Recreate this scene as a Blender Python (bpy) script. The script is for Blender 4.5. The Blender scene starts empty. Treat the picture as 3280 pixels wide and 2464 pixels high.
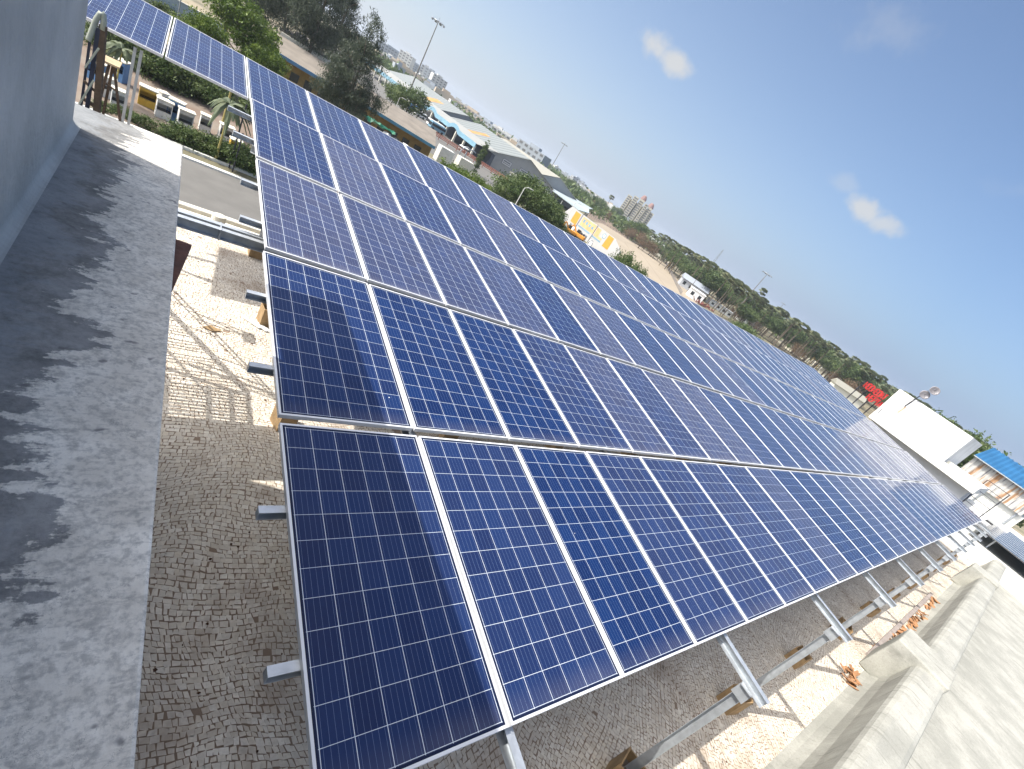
import bpy, math, random
import numpy as np
from mathutils import Vector, Matrix
random.seed(7); np.random.seed(7)
R = math.radians
S = bpy.context.scene
C = S.collection

# ---------------------------------------------------------------- camera
cam = bpy.data.cameras.new("camera"); co = bpy.data.objects.new("camera", cam); C.objects.link(co)
cam.sensor_width = 36.0; cam.sensor_fit = 'HORIZONTAL'; cam.lens = 16.34
cam.clip_start = 0.02; cam.clip_end = 9000
def cam_axes(yaw, pitch, roll):
    f = Vector((math.sin(yaw)*math.cos(pitch), math.cos(yaw)*math.cos(pitch), -math.sin(pitch)))
    r = Vector((math.cos(yaw), -math.sin(yaw), 0)); d = f.cross(r)
    c, s = math.cos(roll), math.sin(roll)
    return (c*r - s*d), (s*r + c*d), f
cr, cd, cf = cam_axes(0.7926, 0.4188, 0.5951)
M = Matrix((( cr.x, -cd.x, -cf.x, -0.203), (cr.y, -cd.y, -cf.y, -0.429), (cr.z, -cd.z, -cf.z, 2.359), (0, 0, 0, 1)))
co.matrix_world = M; S.camera = co

# ---------------------------------------------------------------- light
SUN_EL = R(51.6); SUN_DIR = Vector((-1.48, 0.57, 2.0)).normalized()
S.view_settings.view_transform = 'Standard'; S.view_settings.look = 'None'
S.view_settings.gamma = 1; S.view_settings.use_curve_mapping = False
S.view_settings.exposure = 0.62
W = bpy.data.worlds.new("World"); S.world = W; W.use_nodes = True
nt = W.node_tree; nt.nodes.clear()
def N(t, k, **kw):
    n = t.nodes.new(k)
    for a, b in kw.items(): setattr(n, a, b)
    return n
wo = N(nt, 'ShaderNodeOutputWorld'); bg = N(nt, 'ShaderNodeBackground'); bg.inputs[1].default_value = 0.115
sky = N(nt, 'ShaderNodeTexSky', sky_type='NISHITA'); sky.sun_disc = False
sky.sun_elevation = SUN_EL; sky.sun_rotation = math.atan2(SUN_DIR.x, SUN_DIR.y)
sky.altitude = 0; sky.air_density = 1.0; sky.dust_density = 0.6; sky.ozone_density = 1.4
tc = N(nt, 'ShaderNodeTexCoord')
noi = N(nt, 'ShaderNodeTexNoise'); noi.inputs['Scale'].default_value = 16; noi.inputs['Detail'].default_value = 7; noi.inputs['Roughness'].default_value = 0.6
nt.links.new(tc.outputs['Generated'], noi.inputs['Vector'])
def mth(t, op, a, b=None, c=None, clamp=False):
    n = N(t, 'ShaderNodeMath', operation=op); n.use_clamp = clamp
    for i, v in enumerate((a, b, c)):
        if v is None: continue
        if isinstance(v, (int, float)): n.inputs[i].default_value = v
        else: t.links.new(v, n.inputs[i])
    return n.outputs[0]
def dotn(t, v, d):
    n = N(t, 'ShaderNodeVectorMath', operation='DOT_PRODUCT'); t.links.new(v, n.inputs[0]); n.inputs[1].default_value = d
    return n.outputs['Value']
def azel(az, tanel):
    a = R(az); v = Vector((math.sin(a), math.cos(a), tanel)); return v.normalized()
nrm = N(nt, 'ShaderNodeVectorMath', operation='NORMALIZE'); nt.links.new(tc.outputs['Generated'], nrm.inputs[0])
total = None
for az, te, ru, rv, amt, tilt in [(38.0,.243,.030,.020,.8,0),(40.6,.240,.028,.017,.8,0),(64.3,.21,.032,.017,.75,-4),(66.6,.203,.028,.013,.65,0),(61.6,.225,.022,.012,.22,0),
                                  (55.6,.425,.05,.03,.16,0),(76.0,.33,.09,.012,.07,10)]:
    c = azel(az, te); u = Vector((c.y, -c.x, 0)).normalized(); v = c.cross(u) * -1
    a = R(tilt); uu = u*math.cos(a)+v*math.sin(a); vv = v*math.cos(a)-u*math.sin(a)
    du = mth(nt, 'DIVIDE', dotn(nt, nrm.outputs[0], uu), ru); dv = mth(nt, 'DIVIDE', dotn(nt, nrm.outputs[0], vv), rv)
    r2 = mth(nt, 'ADD', mth(nt, 'MULTIPLY', du, du), mth(nt, 'MULTIPLY', dv, dv))
    r = mth(nt, 'SQRT', r2)
    front = mth(nt, 'GREATER_THAN', dotn(nt, nrm.outputs[0], c), 0.5)
    m = mth(nt, 'SUBTRACT', 1.5, mth(nt, 'ADD', r, mth(nt, 'MULTIPLY', mth(nt, 'SUBTRACT', noi.outputs['Fac'], 0.5), 3.0)))
    mr = N(nt, 'ShaderNodeMapRange'); mr.interpolation_type = 'SMOOTHSTEP'; nt.links.new(m, mr.inputs[0])
    mr.inputs[1].default_value = 0.1; mr.inputs[2].default_value = 1.25; mr.inputs[3].default_value = 0; mr.inputs[4].default_value = amt
    o = mth(nt, 'MULTIPLY', mr.outputs[0], front)
    total = o if total is None else mth(nt, 'MAXIMUM', total, o)
mix = N(nt, 'ShaderNodeMix', data_type='RGBA'); nt.links.new(total, mix.inputs[0])
sepz = N(nt, 'ShaderNodeSeparateXYZ'); nt.links.new(nrm.outputs[0], sepz.inputs[0])
hz = mth(nt, 'POWER', 2.718, mth(nt, 'MULTIPLY', mth(nt, 'MAXIMUM', sepz.outputs['Z'], 0), -4.2)); hz = mth(nt, 'MULTIPLY', hz, .93)
sunny = mth(nt, 'MULTIPLY', mth(nt, 'MAXIMUM', dotn(nt, nrm.outputs[0], (-.25, .97, 0)), 0), 1.0)
pale = N(nt, 'ShaderNodeMix', data_type='RGBA'); nt.links.new(sunny, pale.inputs[0]); pale.inputs[6].default_value = (1.45, 2.2, 3.6, 1); pale.inputs[7].default_value = (4.6, 4.7, 4.9, 1)
skm = N(nt, 'ShaderNodeMix', data_type='RGBA'); nt.links.new(hz, skm.inputs[0]); nt.links.new(sky.outputs[0], skm.inputs[6]); nt.links.new(pale.outputs[2], skm.inputs[7])
fill_glow = mth(nt, 'POWER', mth(nt, 'MAXIMUM', dotn(nt, nrm.outputs[0], tuple(SUN_DIR)), 0), 5.0)  # broad glow round the sun, added as fill to brighten shaded surfaces
dim = N(nt, 'ShaderNodeMix', data_type='RGBA'); dim.blend_type = 'MULTIPLY'; dim.inputs[0].default_value = 1; nt.links.new(skm.outputs[2], dim.inputs[6]); dim.inputs[7].default_value = (.86, .90, .96, 1)
gl_ = N(nt, 'ShaderNodeMix', data_type='RGBA'); gl_.blend_type = 'ADD'; nt.links.new(fill_glow, gl_.inputs[0]); nt.links.new(dim.outputs[2], gl_.inputs[6]); gl_.inputs[7].default_value = (30, 27.5, 24, 1)
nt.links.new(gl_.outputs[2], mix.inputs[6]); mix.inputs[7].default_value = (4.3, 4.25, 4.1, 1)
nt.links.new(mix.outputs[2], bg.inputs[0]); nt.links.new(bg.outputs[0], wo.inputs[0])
sl = bpy.data.lights.new("sun", 'SUN'); sl.energy = 3.9; sl.angle = R(0.5); sl.color = (1, .955, .88)
so = bpy.data.objects.new("sun", sl); C.objects.link(so)
so.rotation_euler = (-SUN_DIR).to_track_quat('-Z', 'Y').to_euler(); so.location = (-20, 10, 40)

# ---------------------------------------------------------------- helpers
def tag(o, label=None, cat=None, group=None, kind=None):
    if label: o['label'] = label
    if cat: o['category'] = cat
    if group: o['group'] = group
    if kind: o['kind'] = kind
    return o
def thing(name, label, cat, loc=(0, 0, 0), rz=0, group=None, rot=None):
    o = bpy.data.objects.new(name, None); C.objects.link(o); o.location = loc
    o.rotation_euler = rot if rot else (0, 0, rz); o.empty_display_size = .2
    return tag(o, label, cat, group)
class MB:
    def __init__(s): s.v = []; s.f = []; s.mi = []
    def add(s, vs, fs, mi=0):
        n = len(s.v); s.v += [tuple(v) for v in vs]
        for f in fs: s.f.append(tuple(n+i for i in f)); s.mi.append(mi)
        return s
    def box(s, x0, y0, z0, x1, y1, z1, mi=0, mat=None, taper=0):
        t = taper
        vs = [Vector(v) for v in ((x0,y0,z0),(x1,y0,z0),(x1,y1,z0),(x0,y1,z0),(x0+t,y0+t,z1),(x1-t,y0+t,z1),(x1-t,y1-t,z1),(x0+t,y1-t,z1))]
        if mat is not None: vs = [mat @ v for v in vs]
        return s.add(vs, [(3,2,1,0),(4,5,6,7),(0,1,5,4),(1,2,6,5),(2,3,7,6),(3,0,4,7)], mi)
    def prism(s, poly, z0, z1, mi=0):
        n = len(poly); vs = [(x, y, z0) for x, y in poly] + [(x, y, z1) for x, y in poly]
        return s.add(vs, [tuple(range(n-1, -1, -1)), tuple(range(n, 2*n))] + [(i, (i+1) % n, n+(i+1) % n, n+i) for i in range(n)], mi)
    def tube(s, pts, r, n=8, mi=0, r2=None):
        pts = [Vector(p) for p in pts]; base = len(s.v)
        for i, p in enumerate(pts):
            d = (pts[min(i+1, len(pts)-1)] - pts[max(i-1, 0)]).normalized()
            a = Vector((0, 0, 1)) if abs(d.z) < .9 else Vector((1, 0, 0))
            u = d.cross(a).normalized(); w = d.cross(u)
            rr = r if r2 is None else r + (r2-r)*i/(len(pts)-1)
            for k in range(n):
                t = 2*math.pi*k/n; q = p + (u*math.cos(t)+w*math.sin(t))*rr; s.v.append(tuple(q))
        for i in range(len(pts)-1):
            for k in range(n):
                a = base+i*n+k; b = base+i*n+(k+1) % n
                s.f.append((a, b, b+n, a+n)); s.mi.append(mi)
        s.f.append(tuple(base+k for k in range(n-1, -1, -1))); s.mi.append(mi)
        e = base+(len(pts)-1)*n; s.f.append(tuple(e+k for k in range(n))); s.mi.append(mi)
        return s
    def bar(s, a, b, w, h, up=(0, 0, 1), mi=0):
        a = Vector(a); b = Vector(b); d = (b-a).normalized(); u = d.cross(Vector(up))
        if u.length < 1e-4: u = d.cross(Vector((1, 0, 0)))
        u.normalize(); v = u.cross(d).normalized(); u = u*w/2; v = v*h/2
        vs = [a-u-v, a+u-v, a+u+v, a-u+v, b-u-v, b+u-v, b+u+v, b-u+v]
        return s.add(vs, [(0,1,2,3),(7,6,5,4),(0,4,5,1),(1,5,6,2),(2,6,7,3),(3,7,4,0)], mi)
    def channel(s, a, b, w, h, t=.004, up=(0, 0, 1), lip=0, mi=0, side=1):
        # C channel: web vertical, open to one side
        a = Vector(a); b = Vector(b); d = (b-a).normalized(); u = d.cross(Vector(up)).normalized(); v = u.cross(d).normalized()
        off = u*side
        s.bar(a-off*(w/2-t/2), b-off*(w/2-t/2), t, h, up, mi)
        s.bar(a+v*(h/2-t/2)+off*t/2, b+v*(h/2-t/2)+off*t/2, w-t, t, up, mi)
        s.bar(a-v*(h/2-t/2)+off*t/2, b-v*(h/2-t/2)+off*t/2, w-t, t, up, mi)
        return s
    def mesh(s, name, mats, smooth=False):
        m = bpy.data.meshes.new(name); m.from_pydata(s.v, [], s.f)
        for mt in (mats if isinstance(mats, (list, tuple)) else [mats]): m.materials.append(mt)
        m.polygons.foreach_set('material_index', s.mi)
        if smooth: m.polygons.foreach_set('use_smooth', [True]*len(s.f))
        m.update(); return m
    def build(s, name, mats, parent=None, smooth=False, loc=None):
        o = bpy.data.objects.new(name, s.mesh(name, mats, smooth)); C.objects.link(o)
        if parent: o.parent = parent
        if loc: o.location = loc
        return o
def bevel(o, w, seg=2):
    b = o.modifiers.new('bevel', 'BEVEL'); b.width = w; b.segments = seg; b.limit_method = 'ANGLE'; return o
def children_of(o, cache={}): return [c for c in C.objects if c.parent == o]
def dup(root, loc, rz=0, label=None, group=None, scale=None):
    r = root.copy(); C.objects.link(r); r.location = loc; r.rotation_euler = (0, 0, rz)
    if label: r['label'] = label
    if group: r['group'] = group
    if scale: r.scale = scale if isinstance(scale, (tuple, list)) else (scale,)*3
    for ch in root['_kids_'] if False else KIDS.get(root.name, []):
        c = ch.copy(); C.objects.link(c); c.parent = r
        for g in KIDS.get(ch.name, []):
            d = g.copy(); C.objects.link(d); d.parent = c
    return r
KIDS = {}
def kids(root):
    for o in list(C.objects):
        pass
    KIDS[root.name] = [o for o in C.objects if o.parent == root]
    for k in KIDS[root.name]: KIDS[k.name] = [o for o in C.objects if o.parent == k]
    return root

# ---------------------------------------------------------------- materials
def newmat(name):
    m = bpy.data.materials.new(name); m.use_nodes = True; t = m.node_tree
    return m, t, t.nodes['Principled BSDF']
def simple(name, col, rough=.6, metal=0, var=.12, scale=6, bump=0, bscale=40, spec=.5, col2=None, coords='Object', detail=5):
    m, t, b = newmat(name)
    b.inputs['Roughness'].default_value = rough; b.inputs['Metallic'].default_value = metal; b.inputs['Specular IOR Level'].default_value = spec
    tc = N(t, 'ShaderNodeTexCoord'); n = N(t, 'ShaderNodeTexNoise'); n.inputs['Scale'].default_value = scale; n.inputs['Detail'].default_value = detail
    t.links.new(tc.outputs[coords], n.inputs['Vector'])
    r = N(t, 'ShaderNodeValToRGB'); r.color_ramp.elements[0].position = .3; r.color_ramp.elements[1].position = .7
    c2 = col2 if col2 else tuple(min(1, c*(1+var)) for c in col); c1 = col if col2 else tuple(c*(1-var) for c in col)
    r.color_ramp.elements[0].color = (*c1, 1); r.color_ramp.elements[1].color = (*c2, 1)
    t.links.new(n.outputs['Fac'], r.inputs[0]); t.links.new(r.outputs[0], b.inputs['Base Color'])
    if bump:
        n2 = N(t, 'ShaderNodeTexNoise'); n2.inputs['Scale'].default_value = bscale; n2.inputs['Detail'].default_value = 6; t.links.new(tc.outputs[coords], n2.inputs['Vector'])
        bp = N(t, 'ShaderNodeBump'); bp.inputs['Strength'].default_value = bump; bp.inputs['Distance'].default_value = .02
        t.links.new(n2.outputs['Fac'], bp.inputs['Height']); t.links.new(bp.outputs[0], b.inputs['Normal'])
    return m
def ramp(t, fac, stops, interp='LINEAR'):
    r = N(t, 'ShaderNodeValToRGB'); e = r.color_ramp.elements; r.color_ramp.interpolation = interp
    e[0].position, e[0].color = stops[0][0], (*stops[0][1], 1); e[1].position, e[1].color = stops[-1][0], (*stops[-1][1], 1)
    for p, c in stops[1:-1]: k = e.new(p); k.color = (*c, 1)
    t.links.new(fac, r.inputs[0]); return r.outputs[0]
def noise(t, vec, scale, detail=5, rough=.5, dist=0):
    n = N(t, 'ShaderNodeTexNoise'); n.inputs['Scale'].default_value = scale; n.inputs['Detail'].default_value = detail
    n.inputs['Roughness'].default_value = rough; n.inputs['Distortion'].default_value = dist
    t.links.new(vec, n.inputs['Vector']); return n.outputs['Fac']
def mixc(t, fac, a, b):
    n = N(t, 'ShaderNodeMix', data_type='RGBA')
    for i, v in ((0, fac), (6, a), (7, b)):
        if isinstance(v, (int, float)): n.inputs[i].default_value = v
        elif isinstance(v, tuple): n.inputs[i].default_value = (*v, 1)
        else: t.links.new(v, n.inputs[i])
    return n.outputs[2]
def mapr(t, v, a, b, c=0, d=1, smooth=True):
    n = N(t, 'ShaderNodeMapRange'); n.interpolation_type = 'SMOOTHSTEP' if smooth else 'LINEAR'; t.links.new(v, n.inputs[0])
    for i, x in enumerate((a, b, c, d)): n.inputs[1+i].default_value = x
    return n.outputs[0]

ALU = simple('aluminium_frame', (.66, .67, .69), .42, .15, .05, 3)
GALV = simple('galvanised_steel', (.5, .53, .56), .42, .55, .14, 14, col2=None)
GALVD = simple('weathered_galvanised_steel', (.30, .32, .34), .5, .5, .2, 10)
PLY = simple('plywood', (.33, .22, .11), .75, 0, .2, 8, .3, 60)
DARKPLY = simple('dark_opening', (.03, .022, .018), .9)
CONC = simple('concrete', (.42, .40, .36), .85, 0, .15, 7, .4, 50)
CREAM = simple('cream_plaster', (.60, .58, .50), .85, 0, .1, 4, .3, 40)
WHITE = simple('white_wall_paint', (.78, .78, .76), .7, 0, .04, 2, .1, 30)
OFFW = simple('off_white_paint', (.62, .62, .58), .75, 0, .1, 2, .1, 30)
GREYW = simple('grey_wall_paint', (.42, .44, .47), .8, 0, .08, 2)
RUST = simple('rusty_plate', (.09, .035, .022), .8, 0, .35, 12, .3, 40)
TERRA = simple('terracotta', (.36, .185, .09), .85, 0, .25, 8)
DSTEEL = simple('dark_painted_steel', (.035, .035, .045), .5, .2, .3, 9)
NAVY = simple('navy_painted_steel', (.02, .026, .05), .5, .1, .3, 9)
LOOPG = simple('pale_grey_tube', (.30, .33, .28), .55, .1, .15, 9)
WOOD = simple('weathered_timber', (.09, .062, .042), .85, 0, .35, 6, .4, 30)
ASPH = simple('asphalt_road', (.13, .125, .115), .9, 0, .12, .6, .2, 20)
BLUEP = simple('blue_paint', (.03, .20, .55), .55, 0, .12, 3)
SKYP = simple('pale_blue_fascia', (.17, .31, .40), .6, 0, .12, .3)
YELP = simple('yellow_paint', (.55, .34, .04), .6, 0, .15, 3)
OCHRE = simple('shaded_ochre_wall', (.26, .17, .05), .8, 0, .2, 1)  # ochre darkened so the colour carries the shade under the eaves
ORGP = simple('orange_paint', (.62, .25, .02), .6, 0, .12, 2)
REDP = simple('red_paint', (.42, .02, .02), .55, 0, .25, 3)
BLK = simple('dark_glass', (.02, .025, .03), .2, 0, .3, 3)
WPIPE = simple('white_pipe', (.68, .67, .6), .5, 0, .08, 5)
BARK = simple('bark', (.12, .095, .07), .95, 0, .3, 3)
BROOF = simple('brown_sheet_roof', (.19, .165, .135), .8, 0, .18, .5)
EARTH = None
def leafmat(name, c1, c2, c3):
    m, t, b = newmat(name); tc = N(t, 'ShaderNodeTexCoord'); g = N(t, 'ShaderNodeNewGeometry')
    a = N(t, 'ShaderNodeAttribute'); a.attribute_name = 'tone'
    n = noise(t, tc.outputs['Object'], .7, 3)
    f = mth(t, 'ADD', mth(t, 'MULTIPLY', n, .5), mth(t, 'MULTIPLY', a.outputs['Fac'], .5))
    col = ramp(t, f, [(.2, c1), (.5, c2), (.8, c3)]); t.links.new(col, b.inputs['Base Color'])
    b.inputs['Roughness'].default_value = .55; b.inputs['Specular IOR Level'].default_value = .3
    tr = N(t, 'ShaderNodeBsdfTranslucent'); t.links.new(col, tr.inputs[0]); mx = N(t, 'ShaderNodeMixShader'); mx.inputs[0].default_value = .3
    out = t.nodes['Material Output']; t.links.new(b.outputs[0], mx.inputs[1]); t.links.new(tr.outputs[0], mx.inputs[2]); t.links.new(mx.outputs[0], out.inputs[0])
    return m
LEAF = leafmat('bright_leaves', (.05, .085, .014), (.10, .16, .022), (.20, .26, .04))
LEAFM = leafmat('mid_leaves', (.04, .07, .022), (.085, .13, .04), (.16, .20, .075))
LEAFD = leafmat('dark_needles', (.035, .050, .032), (.065, .085, .055), (.11, .13, .08))
LEAFP = leafmat('palm_fronds', (.085, .11, .06), (.15, .18, .10), (.28, .27, .15))
LEAFDRY = leafmat('dry_leaves', (.10, .06, .035), (.17, .11, .065), (.22, .16, .10))

# solar glass: 6 x 12 blue polycrystalline cells, bright cell gaps, five ribbons per cell
PW, PL = .992, 1.956
def solar_mat():
    m, t, b = newmat('solar_cells'); tc = N(t, 'ShaderNodeTexCoord'); sp = N(t, 'ShaderNodeSeparateXYZ'); t.links.new(tc.outputs['Object'], sp.inputs[0])
    oi = N(t, 'ShaderNodeObjectInfo')
    px, py = (PW-.066)/6, (PL-.066)/12
    u = mth(t, 'DIVIDE', mth(t, 'SUBTRACT', sp.outputs['X'], .033), px); v = mth(t, 'DIVIDE', mth(t, 'SUBTRACT', sp.outputs['Y'], .033), py)
    fu = mth(t, 'FRACT', u); fv = mth(t, 'FRACT', v); iu = mth(t, 'FLOOR', u); iv = mth(t, 'FLOOR', v)
    def edge(f, p, half):   # 1 on the gap
        d = mth(t, 'MULTIPLY', mth(t, 'MINIMUM', f, mth(t, 'SUBTRACT', 1, f)), p); return mth(t, 'LESS_THAN', d, half)
    gap = mth(t, 'MAXIMUM', edge(fu, px, .0017), edge(fv, py, .0013))
    fb = mth(t, 'FRACT', mth(t, 'ADD', mth(t, 'MULTIPLY', fu, 5), 0)); bus = mth(t, 'LESS_THAN', mth(t, 'ABSOLUTE', mth(t, 'SUBTRACT', fb, .5)), .5*.0010/(px/5))
    out_ = mth(t, 'MAXIMUM', mth(t, 'MAXIMUM', mth(t, 'LESS_THAN', u, -.03), mth(t, 'GREATER_THAN', u, 6.03)), mth(t, 'MAXIMUM', mth(t, 'LESS_THAN', v, -.03), mth(t, 'GREATER_THAN', v, 12.03)))
    cb = N(t, 'ShaderNodeCombineXYZ'); t.links.new(iu, cb.inputs[0]); t.links.new(iv, cb.inputs[1]); t.links.new(mth(t, 'MULTIPLY', oi.outputs['Random'], 97), cb.inputs[2])
    wn = N(t, 'ShaderNodeTexWhiteNoise', noise_dimensions='3D'); t.links.new(cb.outputs[0], wn.inputs[0])
    # crystal mottling
    vo = N(t, 'ShaderNodeTexVoronoi'); vo.inputs['Scale'].default_value = 60; t.links.new(tc.outputs['Object'], vo.inputs['Vector'])
    cell = mixc(t, wn.outputs['Value'], (.0016, .0115, .062), (.0034, .0200, .090))
    cell = mixc(t, mth(t, 'MULTIPLY', vo.outputs['Color'], .14), cell, (.006, .036, .12))
    # per-panel dust film, some panels greyer/mauver
    rnd = oi.outputs['Random']; dn = noise(t, tc.outputs['Object'], 2.2, 5, .6)
    wn2 = N(t, 'ShaderNodeTexWhiteNoise', noise_dimensions='1D'); t.links.new(mth(t, 'MULTIPLY', rnd, 431), wn2.inputs['W'])
    grey = mth(t, 'POWER', wn2.outputs['Value'], 2.0)
    dustf = mth(t, 'MULTIPLY', mth(t, 'ADD', .002, mth(t, 'MULTIPLY', grey, .15)), mth(t, 'ADD', .45, dn))
    cell = mixc(t, dustf, cell, (.30, .27, .27))
    lowd = mapr(t, v, 0, .9, .16, 0); cell = mixc(t, mth(t, 'MULTIPLY', lowd, dn), cell, (.32, .28, .24))
    vd = N(t, 'ShaderNodeTexVoronoi'); vd.inputs['Scale'].default_value = 3.2; ad = N(t, 'ShaderNodeVectorMath', operation='ADD'); t.links.new(tc.outputs['Object'], ad.inputs[0]); cb2 = N(t, 'ShaderNodeCombineXYZ'); t.links.new(mth(t, 'MULTIPLY', rnd, 57), cb2.inputs[0]); t.links.new(cb2.outputs[0], ad.inputs[1]); t.links.new(ad.outputs[0], vd.inputs['Vector'])
    sv = N(t, 'ShaderNodeSeparateColor'); t.links.new(vd.outputs['Color'], sv.inputs[0]); drop = mth(t, 'MULTIPLY', mth(t, 'LESS_THAN', vd.outputs['Distance'], .018), mth(t, 'GREATER_THAN', sv.outputs[0], .72))
    mps = N(t, 'ShaderNodeMapping'); mps.inputs['Scale'].default_value = (3, 40, 1); mps.inputs['Rotation'].default_value = (0, 0, .25); t.links.new(ad.outputs[0], mps.inputs[0]); sm = mapr(t, noise(t, mps.outputs[0], 1.5, 6, .7), .66, .76, 0, .12); cell = mixc(t, sm, cell, (.45, .42, .42))
    cell = mixc(t, drop, cell, (.7, .7, .66))
    col = mixc(t, mth(t, 'MULTIPLY', bus, .6), cell, (.26, .34, .50))
    col = mixc(t, gap, col, (.55, .60, .66)); col = mixc(t, out_, col, (.01, .015, .04))
    t.links.new(col, b.inputs['Base Color'])
    b.inputs['Roughness'].default_value = .5; b.inputs['Specular IOR Level'].default_value = .06
    b.inputs['Coat Weight'].default_value = .62; b.inputs['Coat IOR'].default_value = 1.33
    t.links.new(mapr(t, mth(t, 'ADD', dn, mth(t, 'MULTIPLY', grey, .4)), .3, 1.1, .07, .3), b.inputs['Coat Roughness'])
    return m
CELLS = solar_mat()

# ---------------------------------------------------------------- setting: ground and roof
G = -11.6
def sheet(name, poly, z, mat, label=None):
    mb = MB(); mb.add([(x, y, z) for x, y in poly], [tuple(range(len(poly)))]); o = mb.build(name, mat); tag(o, kind='structure'); return o
def ground_mat():
    m, t, b = newmat('dry_ground'); tc = N(t, 'ShaderNodeTexCoord'); o = tc.outputs['Object']
    n1 = noise(t, o, .012, 6, .6); n2 = noise(t, o, .08, 6, .65)
    c = ramp(t, n1, [(.3, (.10, .11, .055)), (.45, (.20, .18, .11)), (.6, (.28, .235, .16)), (.75, (.14, .14, .08))])
    c = mixc(t, mapr(t, n2, .4, .65), c, (.11, .10, .06)); t.links.new(c, b.inputs['Base Color']); b.inputs['Roughness'].default_value = .95
    return m
gm = ground_mat()
g = MB(); gs = []
for i in range(-8, 9):
    for j in range(-8, 9): gs.append((i*450, j*450))
g.add([(-3600, -3600, G), (3600, -3600, G), (3600, 3600, G), (-3600, 3600, G)], [(0, 1, 2, 3)])
tag(g.build('ground', gm), kind='structure')
sheet('road', [(-60, 17), (60, 17), (60, 43.6), (-60, 43.0)], G+.03, ASPH)
kb = MB(); kb.box(-60, 43.3, G, 60, 43.75, G+.16); kb.box(-60, 45.4, G, 60, 45.7, G+.2)
tag(kb.build('kerb', OFFW), kind='structure')
DIRT = simple('red_brown_dirt', (.21, .175, .14), .95, 0, .2, .35, .4, 3, col2=(.16, .11, .08))
sheet('dirt_yard', [(-40, 45.8), (40, 45.8), (40, 66), (-40, 66)], G+.02, DIRT)
sheet('asphalt_yard', [(50, 120), (97, 120), (97, 330), (50, 330)], G+.03, ASPH)
BEIGE = simple('pale_sandy_paving', (.30, .25, .185), .95, 0, .07, .05, .2, 2)
sheet('paved_yard', [(120, 95), (140, 90), (183.5, 115.4), (298.4, 232), (250, 245), (232, 236.4), (150, 160)], G+.05, BEIGE)
sheet('cream_yard', [(300, 110), (340, 148), (378, 160), (527, 170), (600, 172), (620, 150), (378, 104)], G+.05, simple('cream_paving', (.42, .39, .29), .95, 0, .08, .03))
sheet('dry_strip', [(190, 215), (470, 520), (530, 700), (600, 700), (520, 490), (260, 240)], G+.06, simple('bare_brown_soil', (.20, .15, .11), .95, 0, .15, .02))
sheet('long_concrete_apron', [(142, 167), (150, 165), (262, 228), (300, 232), (292, 240), (230, 240)], G+.09, BEIGE)

RZ = -2.12
grout = simple('dark_grout', (.27, .20, .145), .95, 0, .35, 3, .4, 60)
def slab_mat():
    m, t, b = newmat('mosaic_slab'); tc = N(t, 'ShaderNodeTexCoord'); sp = N(t, 'ShaderNodeSeparateXYZ'); t.links.new(tc.outputs['Object'], sp.inputs[0])
    v = N(t, 'ShaderNodeTexVoronoi', feature='DISTANCE_TO_EDGE'); v.inputs['Scale'].default_value = 26; v.inputs['Randomness'].default_value = .8; t.links.new(tc.outputs['Object'], v.inputs['Vector'])
    inz = mth(t, 'MULTIPLY', mth(t, 'GREATER_THAN', sp.outputs['Y'], 1.4), mth(t, 'ADD', mth(t, 'GREATER_THAN', sp.outputs['X'], 3.4), mth(t, 'LESS_THAN', sp.outputs['X'], -.15)), clamp=True)
    inz = mth(t, 'MAXIMUM', inz, mth(t, 'LESS_THAN', sp.outputs['X'], -.15))
    st_ = mth(t, 'MULTIPLY', mth(t, 'GREATER_THAN', v.outputs['Distance'], .05), inz)
    t.links.new(mixc(t, st_, (.27, .20, .145), (.62, .56, .46)), b.inputs['Base Color']); b.inputs['Roughness'].default_value = .85; return m
tag(MB().box(-7, -1.7, RZ-.4, 33.9, 10.62, RZ).build('roof_slab', slab_mat()), kind='structure')
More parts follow.
